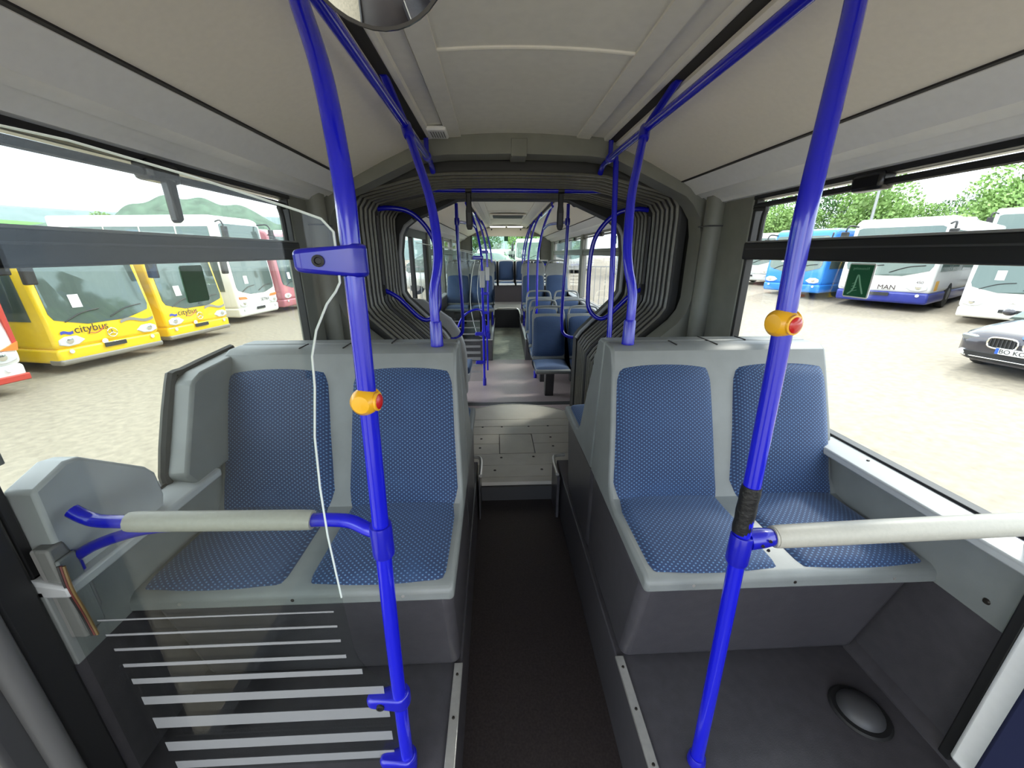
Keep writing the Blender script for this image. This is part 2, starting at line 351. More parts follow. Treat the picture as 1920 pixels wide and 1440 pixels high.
# ------------------------------------------------------------------ portals and bellows
near = [(.60, -1.62), (.60, -.84), (.72, -.70), (1.03, -.43), (1.08, -.36), (1.10, -.28), (1.10, .10), (1.08, .20), (1.03, .27), (.98, .315), (.55, .50), (.40, .517), (0, .525)]
outer = [(1.21, -1.62), (1.21, -.84), (1.21, -.70), (1.21, -.43), (1.21, -.36), (1.21, -.28), (1.21, .10), (1.21, .20), (1.21, .30), (1.16, .42), (.75, .60), (.45, .66), (0, .66)]
rear_in = [(.60, -1.62), (.60, -.76), (.64, -.70), (.95, -.39), (.985, -.33), (.985, -.26), (.985, 0.), (.96, .15), (.92, .22), (.85, .27), (.48, .425), (.40, .43), (0, .43)]
def full(h, c): return [(c+x, z) for x, z in h]+[(c-x, z) for x, z in h[-2::-1]]
def ring(mb, inn, outn, y0, y1):
    n = len(inn); rows = [[(x, y0, z) for x, z in inn], [(x, y0, z) for x, z in outn], [(x, y1, z) for x, z in outn], [(x, y1, z) for x, z in inn]]
    rows.append(rows[0]); return mb.loft(rows, closed=False)
po = build(ring(MB(), full(near, C), full(outer, C), YP, YP+.15), 'trim_1', PORTAL, kind=ST)
build(MB().box(C-.045, C+.045, YP-.004, YP+.152, .512, .60), 'joint_cover', PORTAL, po, bevel=.004)
for s in (-1, 1):       # moulded round column in the corner beside the portal
    build(MB().tube([(C+s*1.13, 2.36, -.60), (C+s*1.13, 2.36, .34)], .055, 16, smooth=False), 'corner_column', PORTAL, po)
    build(MB().box(C+s*1.13-.06, C+s*1.13+.06, 2.30, 2.42, .145, .152), 'column_joint', DGREY, po)
    build(MB().box(min(C+s*.5, C+s*1.2), max(C+s*.5, C+s*1.2), 2.36, 2.43, -1.68, -.62), 'lower_cover', SHELL, po, bevel=.01)
    for z in (.02, -.12, -.28): build(MB().lathe([(.007, 0), (.005, .004)], (C+s*1.155, YP, z+.02), (0, -1, 0), 10), 'screw', SCREW, po)
CR = .165
XF_REAR = lambda p: (p[0]+CR+.02*(p[1]-3.6), p[1], p[2])
bell = thing('bellows', 'grey folded rubber bellows of the articulation joint', 'bellows', (C, 2.62, -1.62))
NF = 12
def lerp_prof(t):
    a = [(.60, -1.60), (.60, -.82), (.64, -.76), (.99, -.42), (1.03, -.36), (1.035, -.27), (1.035, .22), (1.03, .29), (.99, .345), (.92, .365), (.55, .455-.03*t), (.40, .465-.03*t), (0, .47-.03*t)]
    b = [(.60, -1.60), (.60, -.78), (.64, -.72), (.97, -.41), (1.0, -.35), (1.005, -.27), (1.005, .20), (1.0, .27), (.965, .32), (.90, .34), (.55, .43), (.40, .435), (0, .44)]
    c = C+(CR+.01-C)*t
    return full([(p[0]*(1-t)+q[0]*t, p[1]*(1-t)+q[1]*t) for p, q in zip(a, b)], c), c
for i in range(NF):
    t = (i+.5)/NF; y = 2.60+(3.52-2.60)*t; pr, c = lerp_prof(t)
    if i == NF//2: continue
    rows = []
    for dy, d in ((-.015, .06), (-.014, .022), (-.010, .005), (-.004, 0.), (.004, 0.), (.010, .005), (.014, .022), (.015, .06)):
        rows.append([(c+(x-c)*(1+d/1.0) , y+dy, .0+(z+.3)*(1+d/.75)-.3 if z > -1.5 else z) for x, z in pr])
    fo = build(MB().loft(rows, closed=False), 'fold', BELLD, bell, ang=60)  # fold darkened, shade of the gaps put into its colour
    build(MB().tube([(x, y, z) for x, z in pr], .0125, 6, smooth=False), 'lit_fold_rail', BELL, fo)  # rail paler than its fold, painting the light on the ridge
pr, c = lerp_prof(.5)
y = 2.60+.92*(NF//2+.5)/NF
hoop = build(MB().tube([(x, y, z) for x, z in pr], .016, 8, smooth=False), 'middle_hoop', DGREY, bell)
pr0, c0 = lerp_prof(0.); pr1, c1 = lerp_prof(1.)
mb = MB(); rows = []
for t, y, k in ((0, 2.50, 1.14), (0, 2.59, 1.08), (.5, 3.06, 1.07), (1, 3.54, 1.07), (1, 3.64, 1.14)):
    pr, c = lerp_prof(t); rows.append([(c+(x-c)*k, y, (z+.3)*k-.3 if z > -1.5 else z) for x, z in pr])
build(mb.loft(rows, closed=False), 'outer_skin', BELLD, bell)
# rear portal
XF = XF_REAR
pr_o = [(1.21, -1.62), (1.21, -.84), (1.21, -.70), (1.21, -.43), (1.21, -.36), (1.21, -.28), (1.21, .0), (1.21, .15), (1.21, .30), (1.16, .42), (.75, .60), (.45, .66), (0, .66)]
po2 = build(ring(MB(), full(rear_in, 0), full(pr_o, 0), 3.56, 3.72), 'trim_2', BELLD, kind=ST)
for s in (-1, 1): build(MB().tube([(s*x, 3.565, z) for x, z in rear_in[1:10]], .016, 8, smooth=False), 'opening_rim', SHELL_L, po2)
XF = None
# turntable floor of planks
fl2 = build(MB().box(C-.75, C+.80, 2.36, 4.0, -1.74, -1.575), 'floor', DGREY, kind=ST)
ys = [2.36, 2.43, 2.596, 2.771, 2.946, 3.126, 3.289, 3.449]
def plank(x0, x1, y0, y1, z=-1.54): return build(MB().box(x0, x1, y0+.003, y1-.003, z-.03, z), 'plank', SILVER, fl2, bevel=.002, seg=1)
for a, b in zip(ys[:-1], ys[1:]):
    if a in (2.771, 2.946):
        plank(-.50, .018, a, b); plank(.312, .86, a, b)
    else: plank(-.50, .86, a, b)
plank(.023, .307, 2.776, 3.121, -1.5405)
n = 20; arc = [(C+.03+.68*math.sin(-1.08+2.16*i/n)/math.sin(1.08), 3.44+.40*(math.cos(-1.08+2.16*i/n)-math.cos(1.08))/(1-math.cos(1.08))) for i in range(n+1)]
build(MB().prism([(arc[0][0], 3.452)]+arc[1:-1]+[(arc[-1][0], 3.452)], 'z', -1.57, -1.54), 'turntable_plate', SILVER, fl2, bevel=.003, seg=1)
build(MB().tube([(x, y, -1.541) for x, y in arc], .007, 6, smooth=False), 'turntable_rim', ALU, fl2)
for (x, y) in ((-.019, 2.519), (.334, 2.519), (.032, 2.707), (.289, 2.713), (-.143, 2.874), (.472, 2.885), (-.137, 3.04), (.473, 3.05), (-.132, 3.28), (.047, 3.28), (.298, 3.28), (.48, 3.285)):
    build(MB().lathe([(.011, 0), (.010, .003)], (x, y, -1.541), (0, 0, 1), 12), 'floor_bolt', SCREW, fl2)
# low edge guards where the aisle meets the turntable step
for s, x in ((-1, C-.255), (1, C+.245)):
    mb = MB().tube([(x, 2.16, -1.36), (x, 2.33, -1.36), (x+s*.02, 2.40, -1.36), (x+s*.09, 2.415, -1.36)], .012, 8)
    g = build(mb, 'trim_3', ALU, kind=ST)
    build(MB().box(min(x-.004, x+s*.012), max(x-.004, x+s*.012), 2.14, 2.36, -1.68, -1.37), 'kick_plate', PODIUM, g)
build(MB().box(C-.26, C+.25, 2.345, 2.365, -1.68, -1.572), 'trim_4', DGREY, kind=ST)
# ================================================================== FRONT CAR: SEATS
def smooth_surf(pts):
    """polyline (y,z) -> surf(v in 0..1) giving point and outward normal (towards -y / +z)"""
    L = [0.]
    for a, b in zip(pts, pts[1:]): L.append(L[-1]+math.hypot(b[0]-a[0], b[1]-a[1]))
    def at(d):
        d = max(0, min(L[-1], d))
        for i in range(len(pts)-1):
            if d <= L[i+1]+1e-9:
                t = (d-L[i])/(L[i+1]-L[i]); return (pts[i][0]+(pts[i+1][0]-pts[i][0])*t, pts[i][1]+(pts[i+1][1]-pts[i][1])*t)
        return pts[-1]
    def surf(v):
        d = v*L[-1]; a = at(d-.03); b = at(d+.03); ty, tz = b[0]-a[0], b[1]-a[1]; l = math.hypot(ty, tz) or 1
        return at(d), (-tz/l, ty/l)
    return surf
def bench(label, loc, rz):
    b = thing('double_seat', label, 'seat', loc, rz, 'twin seats over the wheel boxes')
    HB = .44
    # local frame: y = 0 back plane, facing -y; z = 0 podium
    prof = [(-.655, .44), (-.665, .455), (-.662, .485), (-.64, .497), (-.36, .492), (-.30, .505), (-.262, .55), (-.20, .75), (-.128, .955), (-.10, 1.02), (-.075, 1.035), (0., 1.037), (0., .45)]
    sh = MB().prism(prof, 'x', -HB, HB); sh.v = [(p[0]*(1-.045*max(0, min(1, (p[2]-.5)/.45))), p[1], p[2]) for p in sh.v]
    build(sh, 'shell', SHELL, b, local=True, bevel=.012, seg=3)
    build(MB().prism([(-.53, 0.), (-.625, .44), (0., .46), (0., 0.)], 'x', -HB+.012, HB-.012), 'base_panel', PODIUM, b, local=True, bevel=.03, seg=4)
    rim = MB().tube([(-HB+.006, -.09, 1.02), (-HB+.006, -.262, .56), (-HB+.006, -.32, .503), (-HB+.006, -.655, .492)], .007, 6, n=3)
    for x in (-.224, .224):
        sc = smooth_surf([(-.660, .488), (-.63, .497), (-.36, .492), (-.262, .50)]); sb = smooth_surf([(-.297, .497), (-.262, .56), (-.20, .75), (-.118, .985)])
        c = MB().pad(sc, .206, .022, top=.99, rt=0., rb=.12, flat=1)
        c.v = [(p[0]+x, p[1], p[2]) for p in c.v]; build(c, 'seat_cushion', FAB, b, local=True, ang=70)
        k = MB().pad(sb, .209, .036, top=.91, rt=.14, seam=.006, flat=-1)
        k.v = [(p[0]+x, p[1], p[2]) for p in k.v]; build(k, 'back_pad', FAB, b, local=True, ang=70)
    for x in (-.3, 0., .3): build(MB().lathe([(.006, 0), (.005, .004)], (x, -.66, .468), (0, -1, .1), 10), 'screw', ALU if x else SCREW, b, local=True)
    for x in (-.16, .0): build(MB().box(x-.002, x+.002, -.075, 0., 1.034, 1.0385), 'top_seam', GROOVE, b, local=True)
    return b
BY = 1.495
bench('blue twin seat on the right podium facing the camera', (C+.712, BY, -1.37), 0)
bench('blue twin seat on the left podium behind the glass partition', (C-.712, BY, -1.37), 0)
bench('blue twin seat back to back with the right one, facing the bellows', (C+.712, BY+.002, -1.37), math.pi)
bench('blue twin seat back to back with the left one, facing the bellows', (C-.712, BY+.002, -1.37), math.pi)
# ================================================================== POLES AND RAILS
PR = .0175
def button(parent, p, face):
    """yellow stop button clamped round a pole; face = direction (x,y) of the red push plate"""
    f = Vector((face[0], face[1], 0)).normalized(); p = Vector(p)
    side = Vector((f.y, -f.x, 0))
    bt = build(MB().lathe([(.004, -.031), (.010, -.029), (.014, -.023), (.020, -.021), (.0255, -.010), (.0275, 0.), (.027, .010), (.024, .020), (.017, .027), (.005, .029)], p-f*.002, side, 24, (1., 1.)), 'stop_button', YEL, parent)
    build(MB().lathe([(.0155, 0), (.015, .005), (.010, .008), (.002, .009)], p+f*.0215+side*.004, f, 20), 'push_plate', RED, bt)
    build(MB().lathe([(.0185, 0), (.0185, .004), (.0155, .005)], p+f*.0205+side*.004, f, 20), 'button_rim', YEL, bt)
    build(MB().lathe([(.0252, -.002), (.0258, 0.), (.0252, .002)], p-side*.011, side, 24), 'clamp_seam', YEL, bt)
    return bt
def clamp(parent, p, d, L, h, r=.026, bolt=True):
    """tapered tube clamp: collar round the pole at p with a jaw reaching L along direction d"""
    p = Vector(p); d = Vector(d).normalized(); n = Vector((-d.y, d.x, 0)); v = []
    prof = []
    k = 10
    for i in range(k+1):
        a = -math.pi/2+math.pi*i/k; prof.append((L-.018+math.cos(a)*.018, math.sin(a)*.016))
    for i in range(k+1):
        a = math.pi/2+math.pi*i/k; prof.append((math.cos(a)*r, math.sin(a)*r))
    hz = lambda a: h/2*(1-.38*max(0, a/L)**1.5)
    top = [p+d*a+n*b+Vector((0, 0, hz(a))) for a, b in prof]; bot = [p+d*a+n*b-Vector((0, 0, hz(a))) for a, b in prof]
    nn = len(prof)
    c = build(MB().add(top+bot, [tuple(range(nn)), tuple(range(2*nn-1, nn-1, -1))]+[(i, i+nn, (i+1) % nn+nn, (i+1) % nn) for i in range(nn)]), 'clamp', BLUED, parent, bevel=.008, seg=3)
    if bolt:
        q = p+d*(L*.55)-n*.0 ; nn_ = n if n.y < 0 else -n
        build(MB().lathe([(.010, 0), (.010, .007), (.006, .008), (.005, .004)], q+nn_*.017, nn_, 14), 'clamp_bolt', BLACK, c)
    return c
def socket(parent, p, h=.1, r=.024):
    return build(MB().lathe([(r, 0), (r+.001, .004), (r, .01), (r-.001, h-.006), (r-.004, h)], p, (0, 0, 1), 20), 'socket', BLUED, parent)
pl = thing('grab_pole', 'bright blue upright grab pole at the left, carrying the glass partition', 'pole', (-.262, .69, -1.37))
build(MB().tube([(-.262, .69, -1.37), (-.262, .695, -1.1), (-.260, .70, -.8), (-.252, .712, -.3), (-.250, .722, 0.), (-.254, .735, .125), (-.282, .785, .28), (-.336, .868, .42), (-.36, .91, .5)], PR, 16), 'tube', BLUE, pl)
clamp(pl, (-.250, .722, -.012), (-1, -.22, 0), .094, .056)
clamp(pl, (-.262, .70, -1.10), (-1, -.05, 0), .085, .045)
clamp(pl, (-.262, .692, -1.335), (-1, -.05, 0), .075, .04, bolt=False)
socket(pl, (-.262, .69, -1.37), .03)
button(pl, (-.252, .712, -.272), (.99, -.12))
build(MB().lathe([(.023, -.04), (.024, -.034), (.024, .034), (.023, .04)], (-.257, .706, -.60), (0, 0, 1), 20), 'tee_collar', BLUED, pl)
pr_ = thing('grab_pole', 'bright blue upright grab pole at the right with black tape', 'pole', (.553, .665, -1.37))
build(MB().tube([(.553, .665, -1.37), (.552, .672, -1.1), (.550, .688, -.6), (.547, .70, -.2), (.546, .71, 0.), (.55, .716, .1), (.58, .752, .24), (.63, .815, .41), (.655, .855, .5)], PR, 16), 'tube', BLUE, pr_)
socket(pr_, (.553, .665, -1.37), .03)
button(pr_, (.547, .702, -.125), (.22, -.97))
build(MB().lathe([(.0195, -.06), (.0205, -.045), (.0192, -.03), (.0205, -.005), (.0195, .02), (.0203, .045), (.0190, .06)], (.5485, .691, -.535), (0, 0, 1), 18), 'tape_wrap', TAPE, pr_)
build(MB().lathe([(.022, -.042), (.024, -.036), (.024, .030), (.0225, .035)], (.5500, .687, -.635), (0, 0, 1), 20), 'tee_collar', BLUED, pr_)
# padded cross bars at hip height
bar = thing('hip_rail', 'padded grey hip rail running from the right pole to the wall', 'rail', (.62, .69, -.62))
build(MB().tube([(.565, .688, -.615), (.60, .688, -.612), (.63, .689, -.611)], [.024, .022, .017], 14), 'end_bracket', BLUED, bar)
for z, x in ((-.602, .60), (-.626, .60), (-.614, .585)): build(MB().lathe([(.004, 0), (.003, .003)], (x, .665, z), (0, -1, 0), 8), 'screw', SCREW, bar)
build(MB().tube([(.625, .689, -.611), (.63, .689, -.611), (.65, .69, -.611), (.9, .695, -.609), (1.2, .70, -.607), (1.285, .70, -.606)], [.016, .021, .0255, .0265, .027, .027], 16), 'foam_pad', PAD, bar)
build(MB().tube([(1.275, .70, -.606), (1.297, .70, -.612), (1.303, .70, -.635), (1.303, .70, -.676)], .017, 12), 'wall_end', BLUE, bar)
bar = thing('hip_rail', 'blue hip rail with grey pad behind the glass partition', 'rail', (-.6, .745, -.60))
build(MB().tube([(-.272, .727, -.598), (-.30, .735, -.592), (-.335, .742, -.578), (-.38, .745, -.574), (-.44, .745, -.573)], .0155, 14), 'elbow', BLUE, bar)
build(MB().tube([(-.43, .745, -.573), (-.435, .745, -.573), (-.45, .745, -.572), (-.79, .745, -.565), (-.80, .745, -.565), (-.805, .745, -.565)], [.015, .019, .0225, .0225, .019, .015], 14), 'foam_pad', PAD, bar)
build(MB().tube([(-.80, .745, -.565), (-.88, .747, -.562), (-.91, .748, -.552), (-.935, .75, -.535)], .0145, 12), 'wall_end', BLUE, bar)
build(MB().tube([(-.985, .745, -.668), (-.92, .75, -.63), (-.84, .755, -.603), (-.78, .757, -.592), (-.70, .757, -.587)], .0125, 12), 'brace', BLUED, bar)
# overhead rails
for s, lab in ((-1, 'blue overhead handrail below the ceiling on the left'), (1, 'blue overhead handrail below the ceiling on the right')):
    x = C+s*.505
    r = thing('overhead_rail', lab, 'rail', (x, .9, .5))
    build(MB().tube([(x, -.6, .5), (x, 1.2, .5), (x, 1.9, .5), (x, 2.42, .5), (x+s*.002, 2.55, .492), (x, 2.6, .46)], .0165, 14), 'tube', BLUE, r)
    for y in (2.40,): build(MB().tube([(x, y, .5), (x, y, .60)], .013, 10, smooth=False).lathe([(.024, 0), (.024, .03)], (x, y-.015, .5), (0, 1, 0), 14), 'hanger', BLUED, r)
# poles on the seat backs
for s, lab in ((-1, 'curved blue pole rising from the left seat back'), (1, 'curved blue pole rising from the right seat back')):
    q = lambda x: C+s*x
    p = thing('seat_pole', lab, 'pole', (q(.37), 1.445, -.334))
    build(MB().tube([(q(.368), 1.443, -.334), (q(.37), 1.445, -.22), (q(.370), 1.455, -.135), (q(.356), 1.475, -.06), (q(.352), 1.50, .01), (q(.365), 1.55, .11), (q(.395), 1.64, .22), (q(.45), 1.76, .36), (q(.505), 1.88, .5)], .0175, 14), 'tube', BLUE, p)
    build(MB().tube([(q(.505), 1.88, .5), (q(.522), 1.62, .592)], .015, 10, smooth=False), 'ceiling_strut', BLUED, p)
    socket(p, (q(.368), 1.443, -.334), .095, .0235)
    build(MB().lathe([(.0205, -.04), (.023, -.03), (.023, .03), (.0205, .04)], (q(.498), 1.86, .482), (s*.055, .13, .14), 16), 'rail_joint', BLUED, p)
p = thing('grab_pole', 'blue pole with a small yellow button before the right bellows', 'pole', (C+.55, 2.28, -1.37))
build(MB().tube([(C+.56, 2.22, -1.37), (C+.555, 2.26, -.9), (C+.56, 2.36, -.2), (C+.555, 2.42, .3), (C+.55, 2.45, .58)], .016, 12), 'tube', BLUE, p)
build(MB().lathe([(.004, -.036), (.02, -.03), (.028, -.01), (.028, .01), (.02, .03), (.004, .036)], (C+.557, 2.31, -.535), (1, 0, 0), 18), 'stop_button', YEL, p)
# loops guarding the bellows, cross bar with straps
for s, lab in ((-1, 'blue guard loop across the left bellows'), (1, 'blue guard loop across the right bellows')):
    q = lambda x: C+.01+s*x
    p = thing('guard_loop', lab, 'rail', (q(1.0), 3.07, -.3))
    build(MB().tube([(q(1.02), 3.07, .30), (q(.90), 3.07, .31), (q(.76), 3.09, .28), (q(.645), 3.12, .16), (q(.60), 3.14, 0.), (q(.595), 3.14, -.30), (q(.61), 3.13, -.43), (q(.68), 3.11, -.50), (q(.76), 3.09, -.48), (q(.90), 3.07, -.33), (q(1.0), 3.07, -.27)], .017, 12), 'tube', BLUE, p)
    build(MB().box(min(q(.99), q(1.05)), max(q(.99), q(1.05)), 3.05, 3.09, -.31, -.23), 'bracket', BLACK, p)
    build(MB().box(min(q(.99), q(1.05)), max(q(.99), q(1.05)), 3.05, 3.09, .26, .34), 'bracket', BLACK, p)
p = thing('cross_bar', 'blue horizontal bar below the roof of the bellows', 'rail', (C, 3.07, .42))
build(MB().tube([(C-.62, 3.07, .43), (C+.66, 3.07, .43)], .017, 12, smooth=False), 'tube', BLUE, p)
for x in (C-.55, C+.58): build(MB().tube([(x, 3.07, .43), (x, 3.07, .475)], .012, 8, smooth=False), 'hanger', BLUED, p)
for x, lab in ((-.18, 'black hanging hand strap on the left of the bellows bar'), (.49, 'black hanging hand strap on the right of the bellows bar')):
    h = thing('hand_strap', lab, 'strap', (x, 3.07, .20), group='hand straps on the bellows bar')
    build(MB().lathe([(.024, -.022), (.026, 0), (.024, .022)], (x, 3.07, .43), (1, 0, 0), 16), 'sleeve', BLACK, h)
    build(MB().prism([(x-.019, .43), (x-.019, .33), (x-.024, .29), (x-.024, .19), (x-.016, .165), (x+.016, .165), (x+.024, .19), (x+.024, .29), (x+.019, .33), (x+.019, .43)], 'y', 3.058, 3.082), 'loop', BLACK, h, bevel=.006)
    build(MB().box(x-.012, x+.012, 3.054, 3.0575, .20, .28), 'grip_slot', DGREY, h)
# ================================================================== GLASS PARTITION BY THE DOOR
pt = thing('glass_partition', 'clear glass partition with frosted stripes left of the blue pole', 'partition', (-.6, .70, -1.37))
outl = [(-.985, .21), (-.735, .181), (-.646, .163), (-.475, .115), (-.319, .066), (-.285, .054), (-.268, .034), (-.268, -.02), (-.269, -.048), (-.278, -.063), (-.297, -.085), (-.323, -.132), (-.338, -.18), (-.343, -.24), (-.360, -.344), (-.368, -.46), (-.371, -.581), (-.366, -.757), (-.360, -.92), (-.352, -.96), (-.334, -.999), (-.29, -1.05), (-.283, -1.142), (-.287, -1.354), (-.985, -1.354)]
build(MB().prism(outl, 'y', .699, .704), 'pane', PGLASS, pt)
build(MB().tube([(x, .7015, z) for x, z in outl[:18]], .0022, 6, smooth=False), 'polished_edge', PEDGE, pt)
def edge_x(z):
    for (xa, za), (xb, zb) in zip(outl[8:], outl[9:]):
        if zb <= z <= za and za > zb: return xa+(xb-xa)*(za-z)/(za-zb)
    return -.3
for i, (z, h) in enumerate(((-.796, .004), (-.842, .006), (-.889, .008), (-.942, .011), (-.997, .018), (-1.067, .028), (-1.152, .040), (-1.247, .036), (-1.325, .03))):
    build(MB().box(-.92+.004*i, edge_x(z)-.012-.012*(i < 4), .6978, .6988, z-h/2, z+h/2), 'frosted_stripe', FROST, pt)
# ================================================================== DOOR POST AND GEAR AT THE LOWER LEFT
build(MB().box(XL-.02, -.99, YF, -.75, -1.68, -.67).box(XL-.02, -.99, -.80, -.70, -.67, .30), 'wall_left', PODIUM, kind=ST)
dp = build(MB().box(-1.06, -1.0, .625, .69, -1.68, .28), 'door_1', BLACK, kind=ST, bevel=.008)
build(MB().tube([(-.995, .595, -1.68), (-.995, .595, .30)], .022, 14, smooth=False), 'grey_tube', mat('tube_grey', (92, 92, 92), .35), dp)
build(MB().box(-1.06, -1.0, .53, .60, -1.68, .28), 'door_stile', DGREY, dp, bevel=.01)
build(MB().box(-1.035, -.985, YF, .53, -1.68, -1.60), 'door_sill', DGREY, dp)
build(MB().box(-1.042, -1.038, -.6, .54, -1.6, .25), 'pane', GLASS, dp)
build(MB().prism([(.66, -.40), (.655, -.35), (.70, -.33), (.722, -.34), (.722, -.40)], 'x', -1.0, -.985), 'latch_tab', GREY, dp, bevel=.003)
jb = thing('junction_box', 'small grey electric box with blue knob and wires beside the door post', 'box', (-.985, .69, -.84))
build(MB().prism([(.70, -.60), (.735, -.60), (.755, -.70), (.755, -.80), (.73, -.85), (.70, -.85)], 'x', -1.0, -.96), 'casing', GREY, jb, bevel=.006)
build(MB().box(-.959, -.95, .70, .74, -.835, -.63), 'cover', SHELL, jb, bevel=.004)
build(MB().ell((-.975, .735, -.655), .025, .022, .025), 'blue_knob', BLUED, jb)
build(MB().box(-.995, -.955, .725, .75, -.705, -.665), 'blue_bracket', BLUED, jb, bevel=.004)
for k, (mm, dx) in enumerate(((mat('wire_red', (92, 40, 34), .5), 0.), (mat('wire_brown', (110, 88, 50), .5), .006), (BLACK, -.006))):
    build(MB().tube([(-.945+dx, .70, -.64), (-.943+dx, .695, -.70), (-.947+dx, .702, -.77), (-.941+dx, .70, -.84)], .003, 6), 'wire', mm, jb)
# ================================================================== RIGHT FOREGROUND: dome, folded seat
dm = thing('rubber_dome', 'black oval rubber dome on the right podium floor', 'cover', (1.13, .765, -1.37))
build(MB().lathe([(.078, 0), (.08, .004), (.074, .009), (.064, .009)], (1.13, .765, -1.37), (0, 0, 1), 32), 'flange', BLACK, dm)
build(MB().lathe([(.062, .004), (.060, .014), (.050, .028), (.034, .038), (.016, .043), (.003, .044)], (1.13, .765, -1.37), (0, 0, 1), 32), 'cap', DGREY, dm)
fs = thing('folding_seat', 'folded-up seat with cream shell and dark blue pad at the right edge', 'seat', (1.27, .5, -1.37))
build(MB().box(1.262, 1.284, .632, .66, -1.37, -.72), 'rubber_post', BLACK, fs, bevel=.005)
build(MB().box(1.245, 1.284, .30, .630, -1.33, -.80), 'seat_shell', WHITE, fs, bevel=.012)
build(MB().box(1.215, 1.246, .28, .57, -1.30, -.86), 'seat_pad', mat('dark_blue_cloth', (28, 34, 70), .8), fs, bevel=.012)
# ================================================================== CONVEX MIRROR
mr = thing('convex_mirror', 'round convex passenger mirror hanging from the ceiling', 'mirror', (-.14, .60, .37))
ax = Vector((.05, -.88, -.35)).normalized()
R0 = .10
prof = [(R0*math.sin(a), .03*math.cos(a*1.5)) for a in (1.047*k/10 for k in range(10, -1, -1))]
prof = [(R0*(10-k)/10 if k < 10 else .001, .035*(1-((10-k)/10)**2)) for k in range(11)]
build(MB().lathe(prof, Vector((-.142, .60, .372)), ax, 40), 'mirror_face', CHROME, mr, ang=80)
build(MB().lathe([(R0+.001, .002), (R0+.002, -.002), (R0-.002, -.02), (.05, -.045), (.01, -.05)], Vector((-.142, .60, .372)), ax, 40), 'rear_shell', BLACKG, mr, ang=50)
build(MB().tube([(-.14, .64, .39), (-.14, .68, .46), (-.14, .68, .62)], .009, 8), 'stalk', BLACKG, mr)
# ceiling loudspeaker
sp = thing('ceiling_speaker', 'small white slotted loudspeaker at the end of the ceiling channel', 'speaker', (-.28, 2.32, .58))
build(MB().box(-.335, -.235, 2.24, 2.40, .583, .605), 'housing', WHITE, sp, bevel=.008)
for k in range(6): build(MB().box(-.318+.013*k, -.313+.013*k, 2.27, 2.37, .5815, .585), 'slot', GREY, sp)
# ================================================================== REAR CAR (x relative to its own centre line)
XF = XF_REAR
RY0, RY1 = 3.72, 10.3
ceil_rear = ceiling(0., RY0, RY1, (5.0, 6.4, 7.9))
# ceiling grille and lamps at the far end
gr = thing('ceiling_grille', 'dark slatted air grille in the ceiling of the rear car', 'grille', (0, 7.0, .56))
build(MB().box(-.30, .30, 6.75, 7.35, .585, .61), 'frame', CEIL, gr, bevel=.01)
for k in range(7): build(MB().box(-.25, .25, 6.80+.07*k, 6.845+.07*k, .575, .588), 'slat', DGREY, gr)
for x in (-.2, .2):
    l = thing('ceiling_lamp', 'bright white lamp strip on the left end of the rear ceiling' if x < 0 else 'bright white lamp strip on the right end of the rear ceiling', 'lamp', (x, 9.6, .57), group='rear ceiling lamps')
    build(MB().box(x-.19, x+.19, 9.5, 9.75, .585, .61), 'housing', WHITE, l, bevel=.008)
    build(MB().box(x-.175, x+.175, 9.52, 9.73, .575, .586), 'diffuser', mat('lamp_diffuser', (255, 252, 244), .5, emit=2.5), l)
# floors
rf = MB().prism([(3.42, -1.556), (3.9, -1.575), (4.5, -1.66), (4.8, -1.68), (6.2, -1.68), (6.2, -1.74), (3.42, -1.74)], 'x', -1.2, 1.2)
build(rf, 'floor', PURPLE, kind=ST)
build(MB().prism([(6.2, -1.68), (8.4, -1.54), (8.4, -1.74), (6.2, -1.74)], 'x', -.3, .3), 'floor', GREENF, kind=ST)
plat = build(MB().box(-1.2, 1.2, 8.4, 10.3, -1.74, -1.15), 'floor', mat('platform_vinyl', (120, 116, 112), .45, var=.08), kind=ST)
for s, nm in ((-1, 'podium_left'), (1, 'podium_right')):
    p = build(MB().box(min(s*.27, s*1.2), max(s*.27, s*1.2), 6.15, 8.4, -1.72, -1.33), nm, PODIUM, kind=ST, bevel=.01)
    build(MB().box(min(s*.262, s*.30), max(s*.262, s*.30), 6.15, 8.4, -1.335, -1.322), 'edge_strip', ALU, p)
    build(MB().box(min(s*.262, s*.62), max(s*.262, s*.62), 6.14, 6.17, -1.335, -1.322), 'front_strip', ALU, p)
    build(MB().box(min(s*.27, s*.32), max(s*.27, s*.32), 7.6, 8.42, -1.33, -1.15), 'step_flank', PODIUM, p)
build(MB().tube([(-.27, 8.40, -1.5), (-.27, 8.39, -1.22), (-.22, 8.385, -1.14), (-.1, 8.385, -1.13), (.13, 8.385, -1.13), (.25, 8.3, -1.15), (.29, 7.6, -1.32)], .014, 8), 'trim_5', ALU, kind=ST)
build(MB().box(-.27, .27, 8.37, 8.40, -1.56, -1.15), 'riser', BLACK, plat)
